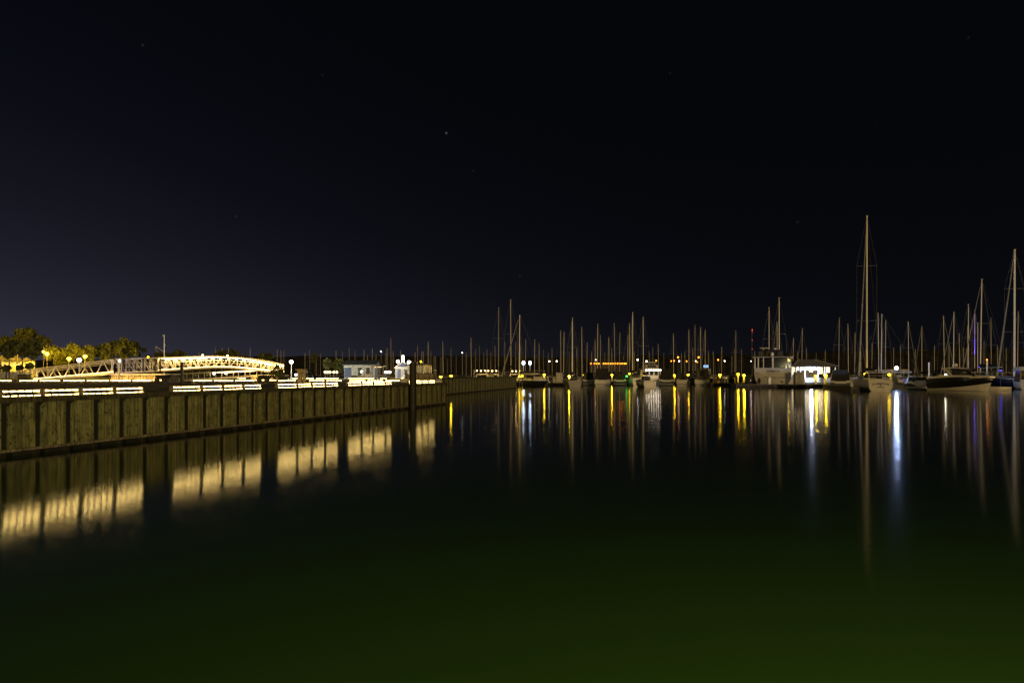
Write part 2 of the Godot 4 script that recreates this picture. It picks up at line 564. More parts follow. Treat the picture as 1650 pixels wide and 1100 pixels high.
func quay() -> void:
	wall_frame = Transform3D(Basis((wall_b - wall_a).normalized(), Vector3.UP, Vector3(-(wall_b - wall_a).normalized().z, 0, (wall_b - wall_a).normalized().x)), wall_a)
	wall_of_boards("quay_wall", "long timber board quay wall with dark steel piles under the lit rails", wall_a, wall_b, 4.35, 0.87, 1.31, 6, 0.137)
	# deck behind the wall
	var d := (wall_b - wall_a).normalized()
	var nrm := Vector3(-d.z, 0, d.x)
	var a := wall_a - d * 4.4 - nrm * 0.37
	var b := wall_b - nrm * 0.37
	slab("quay_fill", PackedVector2Array([Vector2(a.x, a.z), Vector2(b.x, b.z), Vector2(b.x - 0.3, -46.8), Vector2(-60, -46.8), Vector2(-60, a.z)]), -0.8, DECK - 0.07, M.concrete)
	# deck boards laid in bays across the quay: wide panels with open joints
	var r := RandomNumberGenerator.new()
	r.seed = 3
	var deck := thing("quay_deck", "dark weathered deck of the quay between the two lines of lit rails", "deck", Vector3.ZERO)
	var z := a.z
	while z > -46.75:
		var z1 := maxf(z - 1.55, -46.8)
		var front: float = a.x + (b.x - a.x) * clampf((z - a.z) / (b.z - a.z), 0.0, 1.0)
		var x := front
		while x > -52.0:
			var x1 := x - 3.6
			part(deck, "deck_panel", MB.new().box(Vector3((x + x1) / 2, DECK - 0.035 + r.randf_range(-0.004, 0.004), (z + z1) / 2), Vector3(3.58, 0.066, z - z1 - 0.02)), M.deck)
			x = x1
		z = z1
	# lit rails on the front edge
	var g := "lit kerb rails on the edge of the near quay"
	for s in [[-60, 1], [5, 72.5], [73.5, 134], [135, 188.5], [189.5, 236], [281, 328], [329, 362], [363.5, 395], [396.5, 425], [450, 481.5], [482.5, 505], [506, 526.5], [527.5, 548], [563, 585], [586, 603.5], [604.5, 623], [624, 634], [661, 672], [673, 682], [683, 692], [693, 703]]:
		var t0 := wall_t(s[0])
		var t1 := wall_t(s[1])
		kerb_rail(Transform3D(wall_frame.basis, wall_frame * Vector3(t0, DECK, -0.16)), t1 - t0, "lit kerb rail with added base glow on wall " + ("in front of the truss ramp" if s[0] < 240 else ("in front of the footbridge arch" if s[0] < 430 else ("in front of the capped pile cluster" if s[0] < 550 else ("in front of the boathouse" if s[0] < 640 else "past the round pile")))), g)
	# lit rails along the back edge
	var gb := "lit kerb rails along the back of the near quay"
	for s in [[-30, 20], [30, 62], [63, 98], [101, 138], [139, 177], [180, 212], [213, 245], [310, 343], [344, 377], [378, 411], [447, 478], [497, 524], [525, 552], [562, 590], [591, 618], [620, 645], [660, 690]]:
		var x0 := gx(s[0], 46.5)
		kerb_rail(Transform3D(Basis.IDENTITY, Vector3(x0, DECK, -46.5)), gx(s[1], 46.5) - x0, "low kerb rail with one glowing strip light " + ("at the foot of the truss ramp" if s[0] < 100 else ("below the wide abutment" if s[0] < 246 else ("under the footbridge arch" if s[0] < 412 else ("beside the capped pile cluster" if s[0] < 553 else "between boathouse and board wall")))), gb, 1.0, 0.9, true)
	# lit rails on the shore beyond the channel
	var gc := "lit kerb rails on the shore edge beyond the channel"
	for s in [[348, 395], [468, 505], [507, 545], [560, 602], [611, 650], [655, 690]]:
		var dz := 74.3 - maxf(0.0, (s[0] - 350.0)) * 0.0125
		var x0 := gx(s[0], dz)
		kerb_rail(Transform3D(Basis.IDENTITY, Vector3(x0, DECK, -dz - 0.3)), gx(s[1], dz) - x0, "lit kerb rail on the shore edge beyond the footbridge", gc, 1.0, 1.0, true)
	# ladder let into the wall by the round pile, and the round pile
	var lad := thing("wall_ladder", "dark steel ladder down the board wall beside the round mooring pile", "ladder", wall_frame * Vector3(wall_t(640), 0, 0.1))
	lad.basis = wall_frame.basis
	for x in [-0.17, 0.17]:
		part(lad, "rail", MB.new().bar(Vector3(x, 0.05, 0), Vector3(x, 1.25, 0), 0.03, 0.04, Vector3.BACK), M.dark_metal)
	for k in 5:
		part(lad, "rung", MB.new().tube(Vector3(-0.16, 0.2 + k * 0.23, 0), Vector3(0.16, 0.2 + k * 0.23, 0), 0.014), M.dark_metal)
	var pp := wall_frame * Vector3(wall_t(653.5), 0, 0.45)
	var pil := thing("mooring_pile", "tall dark round pile standing in the water against the board wall", "pile", Vector3(pp.x, 0, pp.z))
	part(pil, "shaft", MB.new().tube(Vector3(0, -0.6, 0), Vector3(0, 2.62, 0), 0.2, 0.19, 16), M.steel_pile)
	part(pil, "cap", MB.new().tube(Vector3(0, 2.62, 0), Vector3(0, 2.7, 0), 0.21, 0.14, 16), M.black_paint)
	# stub pile standing on the deck, and a thin dark post
	var sp := at(485.5, 615, 47.6)
	var stub := thing("timber_dolphin", "pale capped cluster of round piles behind the lit rails", "piles", Vector3(sp.x, 0, sp.z))
	for k in 3:
		part(stub, "pile", MB.new().tube(Vector3((k - 1) * 0.2, -0.6, (k % 2) * 0.15), Vector3((k - 1) * 0.2, 2.28, (k % 2) * 0.15), 0.11, 0.11, 12), M.timber)
	part(stub, "cap", MB.new().box(Vector3(0, 2.33, 0.07), Vector3(0.68, 0.1, 0.5)), M.rail_timber)
	var tp := at(292.5, 616, 47.4)
	var tall := thing("timber_post", "tall dark square post in front of the footbridge", "post", Vector3(tp.x, 0, tp.z))
	part(tall, "shaft", MB.new().box(Vector3(0, 1.1, 0), Vector3(0.17, 3.4, 0.17)), M.black_paint)
	part(tall, "cap", MB.new().hexa(Vector3(0, 2.83, 0), Vector3(0.2, 0.06, 0.2), Vector3(0.1, 0, 0.1)), M.black_paint)
	# second wall, running back to the boats
	var wa := Vector3(gx(716, 66.2), 0, -66.2)
	var wb := Vector3(gx(833, 101), 0, -101)
	wall_of_boards("harbour_wall", "dim board wall with steel piles running back to the moored boats", wa, wb, 0.0, 1.25, 1.52, 3, 0.16)
	var lab := "small yellow lit box lamp on the edge of the dim board wall"
	for s in [[709, 607.0], [726, 606.0]]:
		var dd := 64.0 if s[0] < 715 else 69.6
		box_lamp(Vector3(gx(s[0], dd), 1.52 if s[0] > 715 else 1.45, -dd - 0.5), lab)

func box_lamp(pos: Vector3, label: String) -> void:
	var o := thing("wall_lamp", label, "lamp", pos, 0.0, "yellow lamps on the dim board wall")
	part(o, "stem", MB.new().box(Vector3(0, 0.13, 0), Vector3(0.09, 0.28, 0.09)), M.dark_metal)
	part(o, "lamp_lens", MB.new().box(Vector3(0, 0.32, 0), Vector3(0.24, 0.1, 0.14)), M.yellow_glow)
	part(o, "hood", MB.new().box(Vector3(0, 0.385, 0), Vector3(0.3, 0.03, 0.2)), M.dark_metal)
	omni(o, Vector3(0, 0.31, 0.14), Color(1.0, 0.82, 0.12), 0.25, 0.05)

# ---------------------------------------------------------------- footbridge
func curve_y(pts: Array, x: float) -> float:
	for k in pts.size() - 1:
		if x <= pts[k + 1][0] or k == pts.size() - 2:
			var t: float = (x - pts[k][0]) / (pts[k + 1][0] - pts[k][0])
			var p0: float = pts[maxi(k - 1, 0)][1]
			var p1: float = pts[k][1]
			var p2: float = pts[k + 1][1]
			var p3: float = pts[mini(k + 2, pts.size() - 1)][1]
			return cubic_interpolate(p1, p2, p0, p3, clampf(t, 0, 1))
	return 0.0

func footbridge() -> void:
	var d := 52.0
	var low := [[186, 600.5], [230, 598.5], [262, 597], [300, 594.5], [335, 592.5], [366, 592.3], [400, 595], [447, 600]]
	var high := [[186, 578.5], [230, 577.3], [262, 576.3], [300, 575], [335, 573.8], [366, 574.8], [400, 578], [430, 583], [447, 587]]
	var o := thing("footbridge", "white arched truss footbridge glowing with strip lights", "bridge", Vector3.ZERO)
	var sides := [-d, -d - 1.5]
	for si in 2:
		var z: float = sides[si]
		var pt := func(px: float, arr: Array) -> Vector3:
			var q := at(px, curve_y(arr, px), d)
			return Vector3(q.x, q.y, z)
		var tc := MB.new()
		var bc := MB.new()
		var hr := MB.new()
		var strip := MB.new()
		var strip2 := MB.new()
		var px := 186.0
		while px < 446.9:
			var a: Vector3 = pt.call(px, high)
			var b: Vector3 = pt.call(minf(px + 8.7, 447), high)
			tc.bar(a, b + (b - a) * 0.01, 0.1, 0.08)
			var e: Vector3 = pt.call(px, low)
			var f: Vector3 = pt.call(minf(px + 8.7, 447), low)
			bc.bar(e, f + (f - e) * 0.01, 0.1, 0.12)
			hr.bar(e.lerp(a, 0.42), f.lerp(b, 0.42), 0.03, 0.03)
			hr.bar(e.lerp(a, 0.68), f.lerp(b, 0.68), 0.03, 0.03)
			# tubes under the top chord on brackets, and along the deck edge
			var off := Vector3(0, -0.075, 0.11)
			if px > 250:
				strip.bar(a + off, b + off, 0.02, 0.02)
				strip2.bar(e + Vector3(0, 0.085, 0.06), f + Vector3(0, 0.085, 0.06), 0.02, 0.02)
				panel_light(o, (a + b) / 2 + off + Vector3(0, -0.02, 0.03), Vector3(0, -1, -0.75), Vector2((b - a).length() * 0.95, 0.03), Color(1.0, 0.83, 0.54), 0.5)
			px += 8.7
		part(o, "top_chord", tc, M.truss_paint)
		part(o, "bottom_chord", bc, M.truss_paint)
		part(o, "handrail", hr, M.truss_paint)
		part(o, "led_strip", strip, M.bridge_led)
		part(o, "led_strip", strip2, M.bridge_led)
		for k in 21:
			var x := 190.0 + k * 12.8
			var lo: Vector3 = pt.call(x, low)
			var hi: Vector3 = pt.call(x, high)
			part(o, "upright", MB.new().bar(lo, hi, 0.075, 0.075, Vector3.BACK), M.truss_paint)
			if k < 20:
				var lo2: Vector3 = pt.call(x + 12.8, low)
				var hi2: Vector3 = pt.call(x + 12.8, high)
				if x < 318: part(o, "diagonal", MB.new().bar(hi, lo2, 0.06, 0.06, Vector3.BACK), M.truss_paint)
				else: part(o, "diagonal", MB.new().bar(lo, hi2, 0.06, 0.06, Vector3.BACK), M.truss_paint)
	var dk := MB.new()
	var x := 186.0
	while x < 446:
		var q := at(x, curve_y(low, x) + 0.6, d)
		var w := at(x + 10.0, curve_y(low, x + 10.0) + 0.6, d)
		dk.bar(Vector3(q.x, q.y, -d - 0.75), Vector3(w.x, w.y, -d - 0.75), 1.36, 0.08)
		x += 10.0
	part(o, "bridge_deck", dk, M.concrete)
	for s in [326.0, 366.0, 238.0]:
		var q := at(s, curve_y(high, s), d)
		var lamp := part(o, "lamp_globe", MB.new().ball(q + Vector3(0, 0.09, 0), Vector3(0.07, 0.06, 0.07)), M.yellow_glow if s < 300 else M.bridge_led)
		part(lamp, "bracket", MB.new().tube(q + Vector3(0, 0.03, 0), q + Vector3(0, 0.06, 0), 0.03), M.dark_metal)
	# abutments
	for s in [[178, 266, 598.5, "wide pale sheeted abutment under the gate end of the footbridge"], [404, 449, 600.8, "narrow pale sheeted abutment under the far end of the footbridge"]]:
		var x0 := gx(s[0], d - 0.35)
		var x1 := gx(s[1], d - 0.35)
		var top: float = EYE - (s[2] - HORIZON) / F * d - 0.17
		var ab := thing("abutment", s[3], "abutment", Vector3((x0 + x1) / 2, 0, -d - 0.7))
		part(ab, "core", MB.new().box(Vector3(0, (top - 0.6) / 2 - 0.05, 0), Vector3(x1 - x0 - 0.1, top + 0.5, 2.2)), M.concrete)
		part(ab, "cap", MB.new().box(Vector3(0, top - 0.04, 0), Vector3(x1 - x0 + 0.06, 0.1, 2.4)), M.truss_paint)
		part(ab, "added_ledge", MB.new().box(Vector3(0, 1.5, 1.3), Vector3(x1 - x0, 0.08, 0.3)), M.concrete)
		part(ab, "led_strip", MB.new().box(Vector3(0, 1.56, 1.38), Vector3(x1 - x0 - 0.2, 0.03, 0.03)), M.bridge_led)  # added strip and ledge, light the sheets in place of the kerb rails
		panel_light(ab, Vector3(0, 1.6, 1.37), Vector3(0, 0.8, -0.6), Vector2(x1 - x0 - 0.2, 0.03), Color(1.0, 0.78, 0.38), 0.9 * (x1 - x0))
		var n := int((x1 - x0) / 0.42)
		for k in n:
			var w := (x1 - x0 - 0.1) / n
			part(ab, "sheet", MB.new().box(Vector3(-(x1 - x0 - 0.1) / 2 + w * (k + 0.5), (top - 0.7) / 2, 1.13), Vector3(w - 0.03, top + 0.5, 0.05)), M.rail_timber)
	# mesh gate and dark posts on the near side of the bridge
	var gate := thing("bridge_gate", "dark post and mesh gate across the near end of the footbridge", "gate", Vector3.ZERO)
	for px in [197.5, 230.0, 249.5, 257.5]:
		var q := at(px, 599, d - 0.3)
		var t := at(px, 577.5, d - 0.3)
		part(gate, "post", MB.new().box((q + t) / 2 + Vector3(0, 0.02, 0), Vector3(0.1 if px > 200 else 0.07, t.y - q.y, 0.08)), M.black_paint)
	for py in [578.6, 594.5]:
		part(gate, "rail", MB.new().bar(at(197, py, d - 0.27), at(257.5, py, d - 0.27), 0.03, 0.035), M.black_paint)
	for k in 15:
		var px := 199.5 + k * 1.35
		part(gate, "mesh_bar", MB.new().bar(at(px, 580, d - 0.28), at(px, 594, d - 0.28), 0.02, 0.02, Vector3.BACK), M.grey_canvas)
	# ramp down to the left
	var rlow := [[30, 615.5], [183, 601.5]]
	var rhigh := [[30, 597.5], [183, 579]]
	var r := thing("access_ramp", "sloping triangulated truss ramp rising to the gate end of the footbridge", "ramp", Vector3.ZERO)
	for si in 2:
		var z := -d + 0.1 - si * 1.3
		var f := func(px: float, arr: Array) -> Vector3:
			var q := at(px, lerpf(arr[0][1], arr[1][1], (px - arr[0][0]) / (arr[1][0] - arr[0][0])), d)
			return Vector3(q.x, q.y, z)
		part(r, "top_chord", MB.new().bar(f.call(28.0, rhigh), f.call(184.0, rhigh), 0.065, 0.065), M.truss_paint)
		part(r, "bottom_chord", MB.new().bar(f.call(52.0, rlow), f.call(184.0, rlow), 0.1, 0.13), M.truss_paint)
		var hl := MB.new()
		var ha: Vector3 = f.call(30.0, rhigh)
		var hb: Vector3 = f.call(184.0, rhigh)
		hl.bar(ha + Vector3(0, -0.2, 0), hb + Vector3(0, -0.2, 0), 0.04, 0.04)
		part(r, "handrail", hl, M.truss_paint)
		for px in [30.0, 60.0, 181.5]:
			part(r, "upright", MB.new().bar(f.call(px, rlow), f.call(px, rhigh), 0.11, 0.11, Vector3.BACK), M.truss_paint)
		for px in ([41.0, 65.5, 90.0, 114.5, 141.5, 166.5] if si == 0 else [65.5, 117.5, 170.0]):
			for sgn in [-1.0, 1.0]:
				part(r, "diagonal", MB.new().bar(f.call(px, rhigh), f.call(clampf(px + sgn * 11.0, 30.0, 183.0), rlow), 0.055, 0.055, Vector3.BACK), M.truss_paint)
	var da := at(30, 615.5, d)
	var db := at(184, 601.5, d)
	part(r, "ramp_deck", MB.new().bar(Vector3(da.x, da.y + 0.05, -d - 0.55), Vector3(db.x, db.y + 0.05, -d - 0.55), 1.2, 0.06), M.concrete)
	var rs := MB.new()
	rs.bar(Vector3(da.x + 1.2, da.y + 0.25, -d + 0.17), Vector3(db.x, db.y + 0.13, -d + 0.17), 0.02, 0.02)
	part(r, "led_strip", rs, M.bridge_led)
	panel_light(r, Vector3((da.x + db.x) / 2, (da.y + db.y) / 2 + 0.2, -d + 0.32), Vector3(0, 0.7, -0.7), Vector2(6.5, 0.03), Color(1.0, 0.8, 0.42), 1.7)
	var cab := at(38, 608, d - 0.5)
	var box := thing("control_cabinet", "dark control cabinet at the foot of the truss ramp", "cabinet", Vector3(cab.x, DECK, cab.z))
	part(box, "case", MB.new().box(Vector3(0, 0.27, 0), Vector3(0.75, 0.5, 0.4)), M.grey_canvas)
	part(box, "lid", MB.new().box(Vector3(0, 0.54, 0), Vector3(0.8, 0.04, 0.45)), M.dark_metal)
	part(box, "leg", MB.new().box(Vector3(-0.3, 0.01, 0), Vector3(0.05, 0.02, 0.3)), M.dark_metal)
	part(box, "leg", MB.new().box(Vector3(0.3, 0.01, 0), Vector3(0.05, 0.02, 0.3)), M.dark_metal)
	slab("ramp_landing", PackedVector2Array([Vector2(gx(-40, 50), -47.0), Vector2(gx(175, 47), -47.0), Vector2(gx(66, 54), -54.5), Vector2(gx(-40, 54), -54.5)]), -0.8, DECK - 0.004, M.concrete)
	# lower gangway seen under the arch, with its own strip lights
	var gw := thing("gangway", "low gangway with lit rails passing under the footbridge arch", "gangway", Vector3.ZERO)
	var dz := 59.0
	for si in 2:
		var z := -dz - si * 1.1
		var a := at(282, 614, dz)
		var b := at(432, 604, dz)
		a.z = z; b.z = z
		part(gw, "girder", MB.new().bar(a, b, 0.08, 0.16), M.truss_paint)
		var h := Vector3(0, 0.62, 0)
		part(gw, "handrail", MB.new().bar(a + h, b + h * 0.8, 0.05, 0.05), M.truss_paint)
		for k in 9:
			var p := a.lerp(b, k / 8.0)
			part(gw, "upright", MB.new().bar(p, p + h * lerpf(1.0, 0.8, k / 8.0), 0.045, 0.045, Vector3.BACK), M.truss_paint)
		var s := MB.new()
		s.bar(a.lerp(b, 0.45) + Vector3(0, 0.5, 0.05), b + Vector3(0, 0.44, 0.05), 0.03, 0.035)
		part(gw, "led_strip", s, M.bridge_led)
	var ga := at(282, 614, dz)
	var gb := at(432, 604, dz)
	part(gw, "walkway", MB.new().bar(ga + Vector3(0, 0, -0.55), gb + Vector3(0, 0, -0.55), 1.0, 0.06), M.concrete)
	panel_light(gw, (ga + gb) / 2 + Vector3(1.0, 0.45, 0.2), Vector3(0, -0.8, -0.5), Vector2(4.5, 0.03), Color(1.0, 0.8, 0.45), 1.0)
	slab("gangway_landing", PackedVector2Array([Vector2(gx(425, 58.5), -58.5), Vector2(gx(452, 58.5), -58.5), Vector2(gx(452, 61), -61), Vector2(gx(425, 61), -61)]), -0.8, 1.85, M.concrete)

# ---------------------------------------------------------------- trees
func tree(called: String, label: String, group: String, base: Vector3, crown_y: float, rx: float, ry: float, leaves: int, leaf_size: float, c: Color, vase := 0.0, seed_ := 1) -> void:
	var o := thing(called, label, "tree", base, 0.0, group)
	var r := RandomNumberGenerator.new()
	r.seed = seed_
	var tr := MB.new()
	var tr_r := clampf(rx * 0.06, 0.07, 0.3)
	tr.tube(Vector3(0, -0.1, 0), Vector3(0.03, crown_y - ry * 0.35, 0.02), tr_r, tr_r * 0.6, 8)
	var tips := []
	for k in 7:
		var a := TAU * k / 7.0 + r.randf() * 0.6
		var s := Vector3(0.03, crown_y - ry * r.randf_range(0.35, 0.7), 0.02)
		var e := Vector3(cos(a) * rx * 0.62, crown_y + ry * r.randf_range(-0.15, 0.6), sin(a) * rx * 0.62)
		tr.tube(s, e, tr_r * 0.45, tr_r * 0.12, 5, false)
		tips.append(e)
	part(o, "trunk", tr, M.bark)
	# clumps of leaves spread through the crown
	var clumps := []
	for k in 34:
		var q := Vector3(r.randfn(), r.randfn(), r.randfn()).normalized() * pow(r.randf(), 0.4)
		if vase > 0.0: q.x *= 1.0 - vase * clampf(-q.y, 0, 1); q.z *= 1.0 - vase * clampf(-q.y, 0, 1)
		clumps.append([Vector3(q.x * rx, crown_y + q.y * ry, q.z * rx), r.randf_range(0.2, 0.42) * minf(rx, ry), r.randf_range(0.65, 1.3)])
	var lf := MB.new()
	lf.tinted = true
	for k in leaves:
		var cl: Array = clumps[r.randi() % clumps.size()]
		var q: Vector3 = Vector3(r.randfn(), r.randfn(), r.randfn()).normalized() * pow(r.randf(), 0.5) * cl[1]
		var p: Vector3 = cl[0] + q
		var u := Vector3(r.randfn(), r.randfn(), r.randfn()).normalized()
		var w := u.cross(Vector3(r.randfn(), r.randfn(), r.randfn())).normalized()
		var s := leaf_size * r.randf_range(0.6, 1.3)
		var g: float = cl[2] * r.randf_range(0.75, 1.25)
		lf.tint = Color(c.r * g, c.g * g, c.b * g)
		var nn := u.cross(w)
		lf.tri(p - u * s, p + w * s * 0.45, p + u * s, nn, nn, nn)
		lf.tri(p - u * s, p + u * s, p - w * s * 0.45, nn, nn, nn)
	part(o, "crown", lf, M.leaf)

func trees() -> void:
	var green := Color(0.075, 0.085, 0.022)
	var dark := Color(0.075, 0.085, 0.022)
	var g := "trees of the lamplit park"
	# [px, crown centre py, half width px, half height px, depth, leaves, vase, label]
	var k := 0
	for s in [
		[50, 549, 26, 19, 118, 5200, 0.0, "tall dark broad tree behind the street trees of the park", dark],
		[12, 556, 17, 17, 116, 3600, 0.0, "dark rounded tree at the back of the lamplit tents", dark],
		[14, 562, 12, 15, 88, 2400, 0.6, "slim street tree with bare trunk in front of the white tents", green],
		[35.5, 562, 11.5, 14, 88.5, 2400, 0.6, "slim street tree with bare trunk in front of the white tents", green],
		[56.5, 562, 12, 15, 89, 2600, 0.5, "slim street tree with bare trunk in front of the white tents", green],
		[86, 570, 14, 13, 103, 3200, 0.0, "bushy yellow lit tree just behind the double lamp", green],
		[100, 576, 13, 14, 107, 3000, 0.0, "bushy yellow lit tree between the sodium lamps", green],
		[118, 568, 14, 13, 104, 3200, 0.0, "bushy yellow lit tree between the sodium lamps", green],
		[141, 569, 12, 13, 106, 2800, 0.0, "bushy yellow lit tree next to the dark spreading tree", green],
		[176, 566, 22, 14, 110, 4200, 0.0, "low half of the dark spreading tree clump above the ramp", dark],
		[206, 560, 26, 16, 112, 5200, 0.0, "dark spreading tree with a high pointed crown above the footbridge gate", dark],
		[262, 575, 22, 8, 150, 2800, 0.0, "far dark tree behind the flag pole", dark],
		[288, 574, 13, 8, 155, 2000, 0.0, "far dark tree behind the flag pole", dark],
		[368, 572, 26, 8, 165, 2600, 0.0, "far dark tree behind the crown of the footbridge", dark],
		[428, 576, 10, 8, 160, 1500, 0.0, "small far dark tree behind the end of the footbridge", dark],
		[527, 587, 5.5, 9, 100, 1500, 0.0, "small leafy tree lit green beside the white boathouse", green],
		[546, 588, 9, 10, 101, 2400, 0.0, "larger round tree lit green beside the white boathouse", green],
		[506, 577, 5, 7, 170, 900, 0.0, "narrow dark tree rising behind the bright white lamp", dark],
	]:
		var dd: float = s[4]
		var sc := dd / F
		var c := at(s[0], s[1], dd)
		tree("park_tree", s[7], g if String(s[7]).begins_with("slim") or String(s[7]).ends_with("sodium lamps") or String(s[7]).ends_with("flag pole") else "", Vector3(c.x, DECK, c.z), c.y - DECK, s[2] * sc, s[3] * sc, s[5], 0.3 if dd < 140 else 0.42, s[8], s[6], 40 + k)
		k += 1
	# clipped cone bush by the end of the bridge and low shrubs on the lawn
	var cb := at(447.5, 600, 50.2)
	tree("cone_bush", "dark rounded bush in a tub at the end of the footbridge", "", Vector3(cb.x, 1.0, cb.z), 1.1, 0.5, 0.5, 2600, 0.07, Color(0.075, 0.085, 0.022), 0.0, 90)
	var tub := thing("planter_tub", "dark square planter tub under the rounded bush", "planter", Vector3(cb.x, 0, cb.z))
	part(tub, "tub", MB.new().hexa(Vector3(0, 0.4, 0), Vector3(0.7, 1.6, 0.7), Vector3(0.9, 0, 0.9)), M.cap_timber)
	part(tub, "rim", MB.new().box(Vector3(0, 1.22, 0), Vector3(0.96, 0.06, 0.96)), M.black_paint)
	var q := 0
	for s in [[9, 593, 6, 6, "round clipped shrub below the nearest white tent"], [31, 592, 5, 5, "small clipped shrub below the middle street tree"], [47, 590, 5, 6, "upright clipped shrub beside the ramp head"], [322, 600, 16, 7, "green lit hedge seen under the footbridge arch"], [300, 601, 9, 6, "short green lit hedge end under the footbridge arch"]]:
		var dd := 84.0 if s[0] < 100 else 78.0
		var p := at(s[0], s[1], dd)
		tree("shrub", s[4], "", Vector3(p.x, DECK, p.z), maxf(p.y - DECK, 0.5), s[2] * dd / F, s[3] * dd / F, 1600, 0.12, Color(0.075, 0.085, 0.022), 0.0, 70 + q)
		q += 1

# ---------------------------------------------------------------- lamps and shore things
func post_lamp(called: String, label: String, group: String, px: float, py: float, dd: float, r: float, glow_key: String, c: Color, e: float, foot := DECK, post := "dark_metal") -> void:
	var p := at(px, py, dd)
	var o := thing(called, label, "lamp", Vector3(p.x, foot, p.z), 0.0, group)
	var h := p.y - foot
	part(o, "post", MB.new().tube(Vector3(0, 0, 0), Vector3(0, h - r * 0.9, 0), maxf(0.05, r * 0.3), maxf(0.035, r * 0.22), 8), M[post])
	part(o, "base", MB.new().tube(Vector3(0, 0, 0), Vector3(0, minf(0.35, h * 0.12), 0), maxf(0.09, r * 0.5), maxf(0.07, r * 0.4), 8), M[post])
	part(o, "lamp_globe", MB.new().ball(Vector3(0, h, 0), Vector3(r, r, r)), M[glow_key])
	part(o, "cap", MB.new().tube(Vector3(0, h + r * 0.88, 0), Vector3(0, h + r * 1.2, 0), r * 0.5, r * 0.2, 10), M[post])
	omni(o, Vector3(0, h, 0), c, e, r * 0.9)

